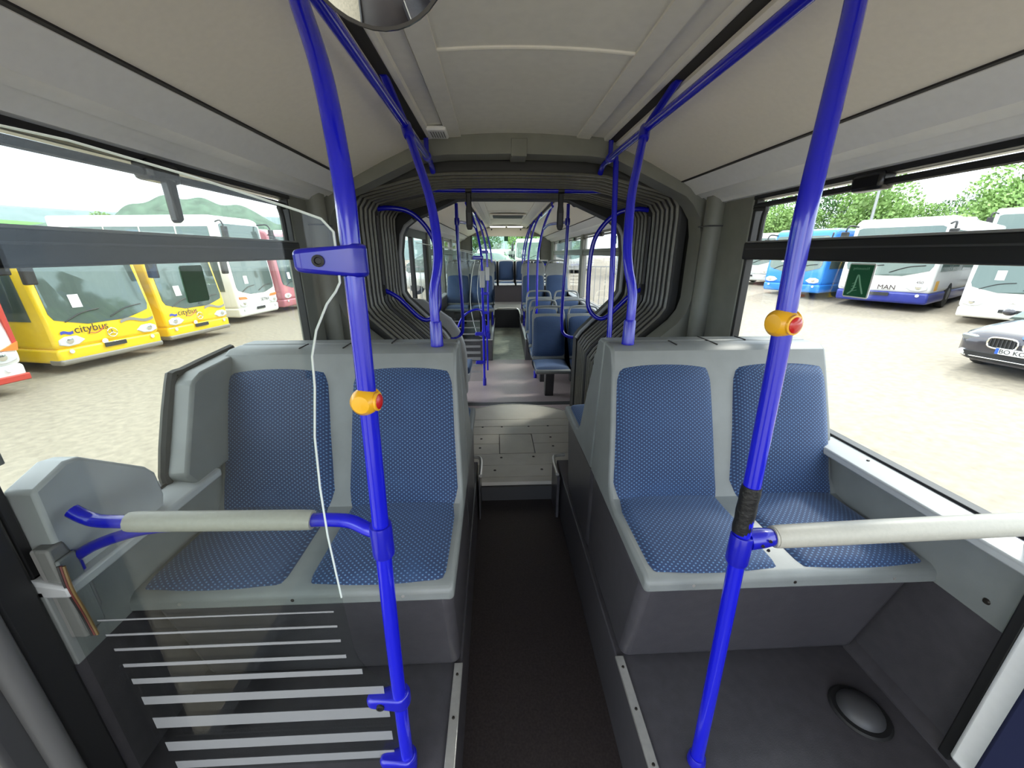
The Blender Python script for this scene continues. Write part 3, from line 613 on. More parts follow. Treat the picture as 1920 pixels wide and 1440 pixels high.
# walls
RW = MB().box(1.15, 1.21, RY0, RY1, -1.7, -.92).box(1.10, 1.21, RY0, RY1, -.92, -.70)
rw = build(RW, 'wall_right', PODIUM, kind=ST)
build(MB().prism([(1.09, -.72), (1.09, -.694), (1.15, -.676), (1.19, -.674), (1.19, -.72)], 'y', RY0, RY1), 'sill_cap', SHELL_L, rw, bevel=.006)
for a, b in ((6.2, 6.38), (7.85, 8.0), (9.75, 10.3)): build(MB().box(1.13, 1.21, a, b, -.70, .30), 'window_post', PORTAL, rw, bevel=.01)
lw = build(MB().box(-1.21, -1.15, 5.85, RY1, -1.7, -.92).box(-1.21, -1.10, 5.85, RY1, -.92, -.70), 'wall_left', PODIUM, kind=ST)
build(MB().prism([(-1.09, -.72), (-1.09, -.694), (-1.15, -.676), (-1.19, -.674), (-1.19, -.72)], 'y', 5.85, RY1), 'sill_cap', SHELL_L, lw, bevel=.006)
for a, b in ((5.75, 5.95), (7.2, 7.34), (8.4, 8.54), (9.75, 10.3)): build(MB().box(-1.21, -1.13, a, b, -.70, .30), 'window_post', PORTAL, lw, bevel=.01)
build(MB().box(-1.21, -1.13, 3.72, 3.95, -1.7, .30), 'door_pillar', PORTAL, lw)
side_window('window_3', 1.19, 1, 3.72, 6.22, (5.2,), frame=GREY)  # rear frames grey: the light that pales them is put into the colour
side_window('window_4', 1.19, 1, 6.36, 7.87, (7.1,), frame=GREY)
side_window('window_5', 1.19, 1, 7.98, 9.77, (8.9,), frame=GREY)
side_window('window_6', -1.19, -1, 5.93, 7.22, (), frame=GREY)
side_window('window_7', -1.19, -1, 7.32, 8.42, (), frame=GREY)
side_window('window_8', -1.19, -1, 8.52, 9.77, (), frame=GREY)
d = build(MB().box(-1.2, -1.15, 3.95, 5.75, .18, .30), 'door_2', BLACK, kind=ST)
for a in (3.95, 4.82, 5.66):
    build(MB().box(-1.195, -1.15, a, a+.09, -1.7, .2), 'leaf_stile', BLACK, d, bevel=.006)
for a in (4.04, 4.91):
    build(MB().box(-1.178, -1.172, a, a+.78, -1.6, .18), 'pane', GLASS, d)
    build(MB().box(-1.195, -1.15, a, a+.78, -1.7, -1.58), 'leaf_rail', BLACK, d)
# rear wall with window
bw = build(MB().box(-1.2, 1.2, 10.26, 10.32, -1.74, -.20).box(-1.2, -.86, 10.26, 10.32, -.20, .66).box(.86, 1.2, 10.26, 10.32, -.20, .66).box(-.86, .86, 10.26, 10.32, .40, .66), 'wall_back', PORTAL, kind=ST)
build(MB().prism([(-.62, .40), (.62, .40), (.55, .58), (.3, .60), (-.3, .60), (-.55, .58)], 'y', 10.22, 10.262), 'cream_cover', CREAM, bw, bevel=.01)
for x in (-.36, .36): build(MB().lathe([(.018, 0), (.018, .006)], (x, 10.22, .555), (0, -1, 0), 10), 'screw', DGREY, bw)
wb = build(MB().box(-.88, .88, 10.24, 10.30, -.215, -.19).box(-.88, -.85, 10.24, 10.3, -.2, .41).box(.85, .88, 10.24, 10.3, -.2, .41), 'window_9', BLACK, kind=ST)
build(MB().box(-.86, .86, 10.285, 10.29, -.2, .4), 'pane', glass('rear_glass', (.82, .92, .84)), wb)
stk = build(MB().box(-.05, .05, 10.275, 10.283, .29, .40), 'window_sticker', GREEN); tag(stk, 'small green sticker at the top of the rear window', 'sticker')
# ------------------------------------------------------------------ single seats
def seat_proto(kind):
    """local frame: origin on the floor below the seat, facing -y"""
    b = thing('bus_seat', 'seat', 'seat', (0, 0, 0))
    tall = kind == 'tall'
    back = [(.20, .42), (.16, .47), (.175, .50), (.23, .74), (.275, .98), (.28, 1.0 if not tall else 1.02)]
    sh = [(p[0]+.012, p[1]) for p in back]; outp = [(p[0]+.045, p[1]-.01) for p in back[::-1]]
    build(MB().prism([(-.235, .41), (-.245, .43), (-.23, .452), (.15, .452)]+sh+outp+[(.20, .40), (-.20, .395)], 'x', -.197, .197), 'shell', SHELL if kind != 'bench' else WHITE, b, local=True, bevel=.012, seg=2)
    build(MB().pad(smooth_surf([(-.235, .452), (-.20, .458), (.13, .452), (.18, .475)]), .203, .026, N=12, top=.98, rt=0., rb=.12), 'seat_cushion', FAB, b, local=True, ang=70)
    build(MB().pad(smooth_surf([(.178, .49), (.19, .54), (.235, .74), (.285, .985)]), .203, .03, N=12, top=.95, rt=.13, seam=.006), 'back_pad', FAB, b, local=True, ang=70)
    if kind == 'low':
        build(MB().tube([(-.185, .30, .97), (-.165, .315, 1.05), (-.12, .32, 1.075), (0, .322, 1.08), (.12, .32, 1.075), (.165, .315, 1.05), (.185, .30, .97)], .013, 8, n=4), 'handle', SHELL, b, local=True)
    if tall:
        build(MB().prism([(-.20, .98), (-.20, 1.1), (-.16, 1.17), (.16, 1.17), (.20, 1.1), (.20, .98)], 'y', .29, .33), 'head_panel', SHELL, b, local=True, bevel=.012)
        build(MB().tube([(-.20, .30, .99), (-.19, .315, 1.12), (-.13, .32, 1.2), (0, .322, 1.215), (.13, .32, 1.2), (.19, .315, 1.12), (.20, .30, .99)], .014, 8, n=4), 'handle', SHELL, b, local=True)
    if kind != 'bench':
        build(MB().prism([(.06, 0), (.16, 0), (.18, .40), (.0, .40)], 'x', -.05, .05), 'pedestal', DGREY, b, local=True)
    return b
def seats(kind, spots, group):
    pro = None
    for (x, y, z, lab, rz) in spots:
        if pro is None: o = pro = seat_proto(kind)
        else: o = copy_tree(pro)
        put(o, (x, y, z), rz); tag(o, lab, 'seat', group)
rows = ['nearest row', 'second row', 'third row']
seats('low', [(x, y, -1.68 if i < 2 else -1.62, '%s blue seat with grey handle, %s behind the right bellows' % (side, rows[i]), 0)
              for i, y in enumerate((4.30, 4.95, 5.62)) for x, side in ((.46, 'aisle-side'), (.88, 'window-side'))], 'low blue seats behind the right bellows')
seats('tall', [(.45, 6.72, -1.33, 'tall blue aisle seat with rounded grey handle on the right podium', 0), (.87, 6.72, -1.33, 'tall blue window seat with pale grey headrest on the right podium', 0),
               (-.45, 6.72, -1.33, 'tall blue aisle seat behind the striped glass on the left podium', 0), (-.87, 6.72, -1.33, 'tall blue window seat behind the striped glass on the left podium', 0),
               (-.45, 7.6, -1.33, 'second tall aisle seat on the left podium', 0), (-.87, 7.6, -1.33, 'second tall window seat on the left podium', 0)], 'tall seats on the rear podiums')
seats('bench', [(x, 9.92, -1.15, '%s blue seat of the rear bench below the back window' % n_, 0) for x, n_ in ((-.88, 'leftmost'), (-.44, 'left-of-centre'), (0, 'middle'), (.44, 'right-of-centre'), (.88, 'rightmost'))], 'rear bench seats')
bb = thing('rear_box', 'dark box carrying the rear bench seats', 'box', (0, 9.9, -1.15))
build(MB().box(-1.09, 1.09, 9.76, 10.1, -1.15, -.762), 'front_cover', mat('bench_dark', (62, 56, 58), .55), bb)
build(MB().box(-1.09, 1.09, 10.235, 10.255, -.76, -.20), 'upright_ledge', BLACK, bb)
# slatted guard before the rear right seats
gd = thing('slatted_guard', 'blue framed guard with pale slats before the right rear corner', 'guard', (.72, 8.42, -1.15))
build(MB().tube([(.36, 8.45, -1.15), (.36, 8.45, -.26), (.40, 8.45, -.23), (1.02, 8.45, -.23), (1.06, 8.45, -.26), (1.06, 8.45, -1.15)], .018, 8, n=3), 'frame', BLUE, gd)
build(MB().box(.38, 1.04, 8.445, 8.455, -.60, -.25), 'glass_sheet', PGLASS, gd)
for k in range(4): build(MB().box(.39, 1.03, 8.43, 8.44, -.44-.07*k, -.41-.07*k), 'slat', STWHITE, gd)
# ------------------------------------------------------------------ rear poles
def pole(label, pts, r=.0155, cols=(), nm='grab_pole', base=None):
    p = thing(nm, label, 'pole', base or pts[0]); build(MB().tube(pts, r, 10, n=5), 'tube', BLUE, p)
    return p
for s, lab in ((-1, 'blue pole curving into the left side of the rear portal'), (1, 'blue pole curving into the right side of the rear portal')):
    p = pole(lab, [(s*.50, 3.75, .42), (s*.50, 3.75, .1), (s*.485, 3.75, -.4), (s*.485, 3.75, -.66), (s*.505, 3.75, -.75), (s*.57, 3.75, -.79), (s*.63, 3.74, -.79)], base=(s*.63, 3.74, -.8))
    build(MB().tube([(s*.50, 3.75, .27), (s*.46, 4.1, .285), (s*.42, 4.6, .30), (s*.41, 4.95, .28)], .014, 8), 'side_arm', BLUE, p)
    build(MB().lathe([(.022, -.03), (.024, 0), (.022, .03)], (s*.50, 3.75, .27), (0, 0, 1), 12), 'collar', BLUED, p)
def stanchion(label, x, y, z0, s, grey=False, flags=()):
    p = pole(label, [(x, y, z0), (x, y, -.6), (x-s*.0, y, -.1), (x+s*.03, y, .15), (x+s*.09, y, .38), (x+s*.17, y, .56)])
    build(MB().lathe([(.024, 0), (.024, .10), (.02, .105)], (x, y, z0), (0, 0, 1), 12), 'socket', BLUED, p)
    if grey: build(MB().box(x-.03, x+.03, y-.05, y+.02, -.40, -.20), 'ticket_box', SHELL_L, p, bevel=.008)
    for z in flags: build(MB().box(x-.11, x+.02, y-.022, y+.022, z-.022, z+.022), 'clamp', BLUED, p, bevel=.01)
    return p
stanchion('blue stanchion with grey ticket box on the left of the aisle, nearest', -.345, 4.9, -1.68, -1, True, (-.05, -.98, -1.36))
stanchion('second blue stanchion with grey box on the left of the aisle', -.33, 6.2, -1.33, -1, True, (.02, -.60, -.9, -1.2))
stanchion('third blue stanchion on the left of the aisle', -.30, 7.5, -1.33, -1)
stanchion('blue stanchion rising behind the nearest right seats', .36, 5.2, -1.68, 1)
stanchion('blue stanchion beside the tall right seats', .31, 6.3, -1.33, 1)
stanchion('third blue stanchion on the right of the aisle', .31, 7.4, -1.33, 1)
stanchion('fourth blue stanchion on the right, before the slatted guard', .33, 8.5, -1.15, 1)
for s, lab in ((-1, 'long blue ceiling rail over the left seats of the rear car'), (1, 'long blue ceiling rail over the right seats of the rear car')):
    r = thing('overhead_rail', lab, 'rail', (s*.5, 6, .5)); build(MB().tube([(s*.5, 4.9, .52), (s*.5, 9.2, .52)], .015, 8, smooth=False), 'tube', BLUE, r)
    for y in (5.0, 6.3, 7.6, 8.9): build(MB().tube([(s*.5, y, .52), (s*.5, y, .60)], .012, 8, smooth=False), 'hanger', BLUED, r)
# partitions beside the rear door
for k, (y, z0, x1, lab) in enumerate(((4.9, -1.62, -.37, 'striped glass partition beside the nearest left stanchion'), (6.19, -1.30, -.36, 'second striped glass partition before the tall left seats'))):
    pp = thing('glass_partition', lab, 'partition', (-.75, y, z0))
    o_ = [(-1.12, z0), (-1.12, .12), (-.55, .02), (x1-.06, -.05), (x1-.10, -.25), (x1-.13, -.6), (x1-.07, -.95), (x1, -1.02), (x1, z0)]
    build(MB().prism(o_, 'y', y-.003, y+.003), 'pane', PGLASS, pp)
    build(MB().tube([(a, y, b) for a, b in o_[1:8]], .004, 6, n=4), 'polished_edge', PEDGE, pp)
    for i in range(9 if k == 0 else 0):
        build(MB().box(-1.1, x1-.02, y-.006, y-.0045, z0+.12+.085*i, z0+.12+.085*i+max(.010, .042-.006*abs(i-2))), 'frosted_stripe', FROST, pp)
hr = pole('short blue arched handrail at the left door of the rear car', [(-.62, 4.5, -.82), (-.56, 4.5, -.70), (-.46, 4.5, -.63), (-.37, 4.52, -.62), (-.33, 4.6, -.68), (-.31, 4.75, -.98)], .013, base=(-.62, 4.5, -.82), nm='arched_handrail')
build(MB().tube([(-.33, 5.6, -1.68), (-.33, 5.6, -1.0)], .013, 8, smooth=False), 'lower_post', BLUE, hr)
# corner cover seat on the left of the rear portal
cs = thing('corner_seat', 'pale moulded shroud with a blue cushion left of the rear portal', 'seat', (-.62, 3.95, -1.56))
build(MB().prism([(-1.05, -.40), (-.85, -.42), (-.60, -.60), (-.52, -.72), (-.475, -.86), (-.46, -.98), (-.46, -1.36), (-.50, -1.42), (-1.05, -1.42)], 'y', 3.74, 3.82), 'shroud', SHELL_L, cs, bevel=.02, seg=3)
build(MB().box(-1.0, -.52, 3.76, 4.15, -1.66, -1.30), 'base_box', PODIUM, cs, bevel=.01)
build(MB().box(-1.0, -.44, 3.83, 4.20, -1.19, -1.12), 'seat_cushion', FAB, cs, bevel=.02, seg=3)
build(MB().box(-1.0, -.45, 3.83, 4.19, -1.28, -1.19), 'seat_shell', SHELL_L, cs, bevel=.015)
cd = thing('ceiling_camera', 'small black dome on the right slope of the rear ceiling', 'camera', (.68, 4.4, .47))
build(MB().lathe([(.05, 0), (.05, .02), (.035, .045), (.01, .055)], (.68, 4.4, .515), (-.42, 0, -.9), 16), 'dome', BLACKG, cd)
build(MB().lathe([(.06, 0), (.06, .008)], (.68, 4.4, .517), (-.42, 0, -.9), 16), 'base_ring', GREY, cd)
XF = None
# ================================================================== OUTSIDE
def ss(a, b, t): t = max(0, min(1, (t-a)/(b-a))); return t*t*(3-2*t)
def gz(x, y): return -2.5+max(.42*ss(3, 11, x), .85*ss(9, 22, y)*ss(-5, 5, x))
ASPH = mat('asphalt', (142, 132, 115), .85, var=.16, scale=9, bump=.4, bscale=60)
g = MB(); xs = [-120, -60, -35]+[-25+2.5*i for i in range(33)]+[70, 120]; ys_ = [-60, -25]+[-15+2.5*i for i in range(24)]+[60, 100, 160]
W_ = len(xs)
g.add([(x, y, gz(x, y)) for y in ys_ for x in xs], [(j*W_+i, j*W_+i+1, (j+1)*W_+i+1, (j+1)*W_+i) for j in range(len(ys_)-1) for i in range(W_-1)])
build(g, 'ground', ASPH, kind=ST)
DGL = mat('vehicle_glass', (96, 110, 106), .04, metal=.4); TYRE = mat('tyre', (30, 30, 30), .7); RIM = mat('wheel_rim', (150, 150, 150), .4, metal=.6)
LAMP = mat('headlamp', (222, 226, 228), .12, metal=.35); AMBER = mat('amber_lens', (236, 128, 60), .3); PLATE = mat('plate_dark', (40, 42, 44), .5); PAPER = mat('paper_white', (240, 242, 238), .6)
SKIRT = mat('skirt_grey', (120, 116, 108), .5)
def bus(label, pl_, pr2, length, col, lower=None, H=3.05, name='city_bus', group='buses parked outside', decor=None, wbot=1.30, bumper=None, side_low=None, cat='bus', emblem='ring'):
    """pl_, pr2: ground points below the front corners as seen from in front (left, right)"""
    a = Vector((pl_[0], pl_[1], 0)); b2 = Vector((pr2[0], pr2[1], 0)); d = b2-a; sc = d.length/2.5
    m_ = (a+b2)/2
    z = gz(m_.x+1.5*math.copysign(1, m_.x), m_.y)
    t = thing(name, label, cat, (m_.x, m_.y, z), math.atan2(d.y, d.x), group); t.scale = (sc, sc, sc)
    body = mat('paint_%d_%d_%d' % col, col, .3, coat=.5); low = body if lower is None else mat('paint_%d_%d_%d' % lower, lower, .3, coat=.5)
    bmp = low if bumper is None else mat('paint_%d_%d_%d' % bumper, bumper, .4)
    top = H
    def P(mb, n, m, par=t, **k): return build(mb, n, m, par, local=True, **k)
    # body above the waist, front raked
    P(MB().prism([(.02, .62), (0., .8), (.02, wbot), (.24, top-.32), (.34, top-.10), (.6, top), (length, top), (length, .62)], 'x', -1.25, 1.25), 'body', body, bevel=.10, seg=3)
    P(MB().prism([(.06, .26), (.01, .36), (.0, .64), (length, .64), (length, .26)], 'x', -1.245, 1.245), 'skirt', low, bevel=.07, seg=3)
    if bumper is not None: P(MB().prism([(-.0, .22), (-.015, .32), (-.0, .38), (.4, .38), (.4, .22)], 'x', -1.252, 1.252), 'bumper', bmp, bevel=.05, seg=3)
    # windscreen
    def fy(zz): return .02+(zz-wbot)/(top-.32-wbot)*.22 if zz > wbot else .02-(wbot-zz)/.3*.02
    zt = top-.30
    pts = [(-1.14, wbot+.20), (-1.08, wbot+.05), (-.85, wbot-.02), (-.45, wbot-.13), (.45, wbot-.13), (.85, wbot-.02), (1.08, wbot+.05), (1.14, wbot+.20), (1.10, zt-.05), (1.0, zt), (-1.0, zt), (-1.10, zt-.05)]
    v = [(x, fy(zz)-.012, zz) for x, zz in pts]+[(x, fy(zz)+.05, zz) for x, zz in pts]; n_ = len(pts)
    ws = P(MB().add(v, [tuple(range(n_)), tuple(range(2*n_-1, n_-1, -1))]+[(i, i+n_, (i+1) % n_+n_, (i+1) % n_) for i in range(n_)]), 'windscreen', DGL, smooth=False)
    for x0, x1 in ((-.9, -.1), (.1, .95)): P(MB().tube([(x0, fy(wbot+.02)-.03, wbot-.02), ((x0+x1)/2, fy(wbot+.15)-.035, wbot+.16), (x1, fy(wbot+.2)-.03, wbot+.22)], .014, 6), 'wiper', BLACK, ws)
    P(MB().add([(x, fy(zz)-.018, zz) for x, zz in ((-.62, wbot+.30), (-.40, wbot+.30), (-.40, wbot+.62), (-.62, wbot+.62))], [(0, 1, 2, 3)]), 'price_sheet', PAPER, ws)
    # side glass, doors, wheels
    for s in (-1, 1):
        k = 0; y0 = .45
        while y0 < length-1.2 and k < 7:
            y1 = min(y0+1.45, length-.6)
            P(MB().prism([(y0+(.0 if k else .0), wbot+.02), (y1, wbot+.02), (y1, top-.42), (y0+(.12 if k == 0 else 0), top-.42)], 'x', s*1.235, s*1.262), 'side_window', DGL); y0 = y1+.07; k += 1
        for y in (2.6, length-3.2):
            w_ = P(MB().lathe([(.30, -.14), (.48, -.12), (.50, -.05), (.50, .05), (.48, .12), (.30, .14)], (s*1.12, y, .50), (s, 0, 0), 24), 'wheel', TYRE)
            P(MB().lathe([(.27, .10), (.25, .135), (.12, .15), (.03, .16)], (s*1.12, y, .50), (s, 0, 0), 18), 'rim', RIM, w_)
        # headlamp as an almond plate on the corner
        hp = [(.62, .80), (.78, .92), (1.02, .93), (1.16, .86), (1.17, .74), (1.0, .68), (.78, .70)]
        P(MB().prism([(s*x, zz) for x, zz in hp], 'y', -.028, .10), 'headlamp', LAMP, bevel=.02)
        P(MB().lathe([(.075, 0), (.07, .02), (.03, .03)], (s*.95, -.025, .82), (0, -1, 0), 16), 'lamp_reflector', CHROME)
        P(MB().lathe([(.055, 0), (.05, .012)], (s*.98, -.02, .55), (0, -1, 0), 14), 'fog_lamp', LAMP)
        mr_ = P(MB().tube([(s*1.15, .30, top-.25), (s*1.32, -.05, top-.22), (s*1.36, -.18, top-.40)], .03, 8), 'mirror_arm', BLACK)
        P(MB().prism([(s*1.25, top-.98), (s*1.47, top-.98), (s*1.47, top-.42), (s*1.25, top-.42)], 'y', -.26, -.12), 'mirror_head', BLACK, mr_, bevel=.03)
    P(MB().box(-.26, .26, -.045, -.02, .50, .61), 'number_plate', PLATE)
    if emblem == 'ring':
        P(MB().tube([(.115*math.cos(2*math.pi*i/20), -.03, .86+.115*math.sin(2*math.pi*i/20)) for i in range(21)], .010, 6, smooth=False), 'emblem_ring', CHROME)
        for i in range(3):
            a_ = math.pi/2+i*2*math.pi/3; P(MB().tube([(0, -.03, .86), (.11*math.cos(a_), -.03, .86+.11*math.sin(a_))], [.016, .004], 6, smooth=False), 'emblem_star', CHROME)
    if decor: decor(t, P, fy)
    return t
def wave(P, xa, xb, z, m, nm='wave_stripe', amp=.05, h=.05):
    n = 14; pts = [(xa+(xb-xa)*i/n, z+amp*math.sin(i/n*2*math.pi)) for i in range(n+1)]
    P(MB().add([(x, -.018, zz-h) for x, zz in pts]+[(x, -.018, zz+h) for x, zz in pts], [(i, i+1, n+2+i, n+1+i) for i in range(n)]), nm, m)
NAVY = mat('wave_blue', (60, 74, 168), .4); TXT = mat('letter_dark', (60, 40, 40), .5); REDP = mat('letter_red', (182, 64, 50), .5)
def lettering(P, txt, size, x, y, z, m, nm='lettering', slope=0.):
    t = text_mb(txt, size, .002); P(xform(t, Matrix(((1, 0, 0, x), (0, 0, 1, y), (slope, 1, 0, z), (0, 0, 0, 1)))), nm, m)
def citybus(t, P, fy):
    lettering(P, 'citybus', .27, -.42, -.026, 1.06, TXT)
    P(MB().tube([(-.50, -.026, .95), (-.38, -.026, .92), (-.26, -.026, .95), (-.12, -.026, 1.06)], .010, 6), 'swoosh', REDP)
    wave(P, -1.08, -.82, 1.02, NAVY, amp=.02, h=.035); wave(P, .28, 1.15, 1.10, mat('wave_grey', (140, 138, 130), .4), amp=.05, h=.04)
    P(MB().lathe([(.07, 0), (.06, .006)], (-.22, -.02, .66), (0, -1, 0), 16), 'service_badge', PAPER)
    P(MB().add([(-1.262, 1.3+.5*i, .96+.05*math.sin(i*1.6)-.05) for i in range(9)]+[(-1.262, 1.3+.5*i, .96+.05*math.sin(i*1.6)+.05) for i in range(9)], [(i, i+1, 10+i, 9+i) for i in range(8)]), 'side_wave', NAVY)
YB = (246, 208, 20)
bus('yellow city bus with citybus lettering, nearer one outside the left window', (-9.3, 8.35), (-8.85, 10.45), 12, YB, H=3.2, decor=citybus, bumper=(128, 122, 112))
bus('second yellow city bus, beyond the nearer one on the left', (-9.05, 10.95), (-8.75, 13.05), 12, YB, H=3.2, decor=citybus, bumper=(128, 122, 112))
def letters(txt, z, size, m=None, x=0.):
    return lambda t, P, fy: lettering(P, txt, size, x, -.03, z, m or TXT)
def redwhite(t, P, fy):
    P(MB().box(-1.26, 1.26, -.03, .2, .28, .42), 'red_band', REDP, bevel=.02)
    for s in (-1, 1):
        P(MB().prism([(s*1.262, 1.0), (s*1.2, 1.0), (s*1.13, 2.9), (s*1.262, 2.9)], 'y', -.0, .3), 'red_pillar', REDP)
        P(MB().prism([(s*.95, .95), (s*1.22, .92), (s*1.26, 1.10), (s*1.1, 1.02)], 'y', -.032, .05), 'indicator', AMBER)
    lettering(P, 'R', .2, .6, -.03, .72, TXT)
bus('white coach with red trim at the left edge of the window', (-9.3, 5.2), (-8.85, 7.35), 12, (236, 236, 234), H=3.4, name='coach', decor=redwhite, group='coaches outside the left windows')
def setra(t, P, fy):
    lettering(P, 'SETRA', .19, .35, -.03, .88, PLATE)
    for s in (-1, 1): P(MB().prism([(s*.7, .98), (s*1.15, 1.0), (s*1.16, 1.1), (s*.8, 1.08)], 'y', -.032, .05), 'indicator', AMBER)
bus('tall white touring coach beyond the yellow buses', (-9.4, 14.7), (-9.15, 16.9), 7.4, (240, 240, 238), H=4.25, name='coach', decor=setra, group='coaches outside the left windows', emblem='')
bus('pinkish red coach beyond the white touring coach', (-9.25, 17.6), (-9.0, 19.8), 12, (196, 120, 128), H=3.9, name='coach', group='coaches outside the left windows', emblem='')
bus('silver coach at the far end of the left row', (-9.2, 21.0), (-9.0, 23.3), 12, (206, 208, 210), H=3.9, name='coach', group='coaches outside the left windows', emblem='')
# right hand row
bus('bright blue city bus outside the right window', (12.9, 18.5), (13.9, 16.35), 11, (42, 132, 220), H=3.05)
def man(t, P, fy):
    lettering(P, 'MAN', .22, .15, -.03, .78, TXT); lettering(P, '450', .12, .95, -.03, .98, TXT)
    P(MB().box(1.255, 1.262, .4, .75, .70, 1.02), 'yellow_notice', YEL)
bus('white city bus with navy lower band outside the right window', (14.2, 15.8), (15.6, 13.45), 12, (232, 232, 230), lower=(46, 58, 150), H=3.05, decor=man, emblem='')
bus('white city bus behind the dark car, nearest on the right', (14.4, 11.5), (15.55, 9.76), 12, (236, 236, 234), H=3.1)
bus('silver white city bus at the left end of the right row', (13.6, 22.6), (14.6, 20.6), 11, (214, 214, 212), H=3.0, group='buses parked outside')
bus('white coach in the second row behind the right buses', (26.5, 25.0), (28.0, 23.0), 12, (226, 226, 226), H=3.7, name='coach', emblem='')
bus('tall dark glazed coach in the second row at the far right', (24.0, 19.0), (25.5, 17.0), 12, (206, 208, 208), H=3.9, name='coach', emblem='')
# ------------------------------------------------------------------ cars
def car(label, pc, yaw, col, L=4.8, Wd=1.86, H=1.46, front=False, group=None, z=None):
    t = thing('car', label, 'car', (pc[0], pc[1], gz(pc[0], pc[1]) if z is None else z), yaw, group)
    paint = mat('paint_%d_%d_%d' % col, col, .25, metal=.3, coat=.8)
    def P(mb, n, m, par=t, **k): return build(mb, n, m, par, local=True, **k)
    hw = Wd/2
    # stations along y (front at 0): y, half width, bottom, shoulder, top of the lower body
    st_ = [(-.02, .55, .30, .52, .60), (.0, .72, .22, .58, .68), (.10, .83, .20, .66, .76), (.28, .90, .19, .70, .82), (.8, .93, .18, .76, .90), (1.35, .93, .18, .80, .97), (2.5, .93, .18, .82, .98), (3.9, .93, .18, .86, 1.0), (4.55, .88, .20, .84, .98), (4.78, .76, .26, .74, .90), (4.8, .60, .34, .66, .80)]
    rings = []
    for y, w_, b, sh, tp in st_:
        w_ = w_*hw/.93; y = y*L/4.8; r = []
        for i in range(20):
            a_ = 2*math.pi*i/20+math.pi/20; cx, sz = math.cos(a_), math.sin(a_)
            e = .45; px = math.copysign(abs(cx)**e, cx)*w_; pz = math.copysign(abs(sz)**e, sz); mid = (b+tp)/2
            zz = mid+pz*(tp-b)/2
            if zz > sh: px *= 1-.10*(zz-sh)/max(tp-sh, .01)
            r.append((px, y, zz))
        rings.append(r)
    P(MB().loft(rings), 'body', paint, ang=60)
    gr_ = []
    for y, w_, z0, z1 in ((1.28, .80, .90, .95), (1.75, .76, .92, 1.22), (2.15, .66, .95, 1.42), (2.6, .64, .95, 1.46), (3.2, .64, .95, 1.43), (3.8, .70, .95, 1.22), (4.25, .76, .95, 1.0)):
        y *= L/4.8; k = H/1.46; gr_.append([(-w_*1.05*hw/.93, y, z0), (w_*1.05*hw/.93, y, z0), (w_*hw/.93, y, z0+(z1*k-z0)*.85), (w_*.85*hw/.93, y, z1*k), (-w_*.85*hw/.93, y, z1*k), (-w_*hw/.93, y, z0+(z1*k-z0)*.85)])
    P(MB().loft(gr_), 'greenhouse', DGL, ang=50)
    k = H/1.46; P(MB().prism([(2.15, 1.425*k), (2.6, 1.468*k), (3.2, 1.438*k), (3.25, 1.39*k), (2.12, 1.39*k)], 'x', -.56*hw/.93, .56*hw/.93), 'roof', paint, bevel=.02)
    for s in (-1, 1):
        for y in (.92, 3.75):
            w_ = P(MB().lathe([(.20, -.10), (.31, -.09), (.33, -.04), (.33, .05), (.31, .10), (.2, .11)], (s*(hw-.13), y*L/4.8, .33), (s, 0, 0), 22), 'wheel', TYRE)
            P(MB().lathe([(.21, .09), (.19, .115), (.05, .12)], (s*(hw-.13), y*L/4.8, .33), (s, 0, 0), 16), 'rim', RIM, w_)
        P(MB().ell((s*(hw+.05), 1.55, 1.0), .10, .06, .07, 10, 8), 'door_mirror', paint)
        P(MB().prism([(s*.50, .67), (s*.80, .70), (s*.82, .64), (s*.76, .58), (s*.54, .58)], 'y', .012, .26), 'headlamp', mat('car_headlamp', (150, 154, 156), .1, metal=.5), bevel=.03, seg=3)
    if front:
        for s in (-1, 1):
            o_ = []; i_ = []
            for i in range(16):
                a_ = 2*math.pi*i/16; ex = math.copysign(abs(math.cos(a_))**.6, math.cos(a_)); ez = math.copysign(abs(math.sin(a_))**.6, math.sin(a_))
                o_.append((s*.225+ex*.19, -.045+.02*abs(ex), .60+ez*.10))
            kd = P(MB().tube(o_+[o_[0]], .014, 6, smooth=False), 'kidney_frame', CHROME)
            P(MB().prism([(p[0], p[2]) for p in o_], 'y', -.025, .03), 'kidney_back', BLACK, kd)
            for q in range(7): P(MB().box(s*.225-.15+.05*q-.006, s*.225-.15+.05*q+.006, -.04, -.028, .52, .68), 'kidney_slat', DGREY, kd)
            P(MB().lathe([(.06, 0), (.055, .02), (.02, .03)], (s*.72, -.0, .36), (0, -1, 0), 14), 'fog_lamp', LAMP)
        P(MB().prism([(-.62, .26), (.62, .26), (.70, .40), (-.70, .40)], 'y', -.035, .05), 'lower_grille', BLACK, bevel=.01)
        P(MB().tube([(-.78, .02, .30), (-.5, -.035, .305), (.5, -.035, .305), (.78, .02, .30)], .008, 6), 'chrome_strip', CHROME)
        pt_ = P(MB().box(-.26, .26, -.07, -.045, .415, .525), 'number_plate', PAPER, bevel=.004)
        P(MB().box(-.258, -.215, -.072, -.07, .418, .522), 'blue_band', mat('plate_blue', (40, 90, 190), .5), pt_)
        lettering(lambda mb, n, m: P(mb, n, m, pt_), 'BO KO 17', .105, .02, -.074, .468, PLATE)
        P(MB().lathe([(.045, 0), (.043, .006), (.002, .008)], (0, .03, .745), (0, -.7, .7), 18), 'emblem', mat('badge_blue', (70, 110, 170), .3))
    return t
car('dark grey saloon car with twin grille parked outside the right window', (9.15, 6.15), math.radians(-78), (64, 62, 68), front=True)
car('white car parked behind the rear window', (.4, 17.0), math.radians(70), (226, 230, 226), H=1.9, z=-1.72, group='pale cars behind the rear window')
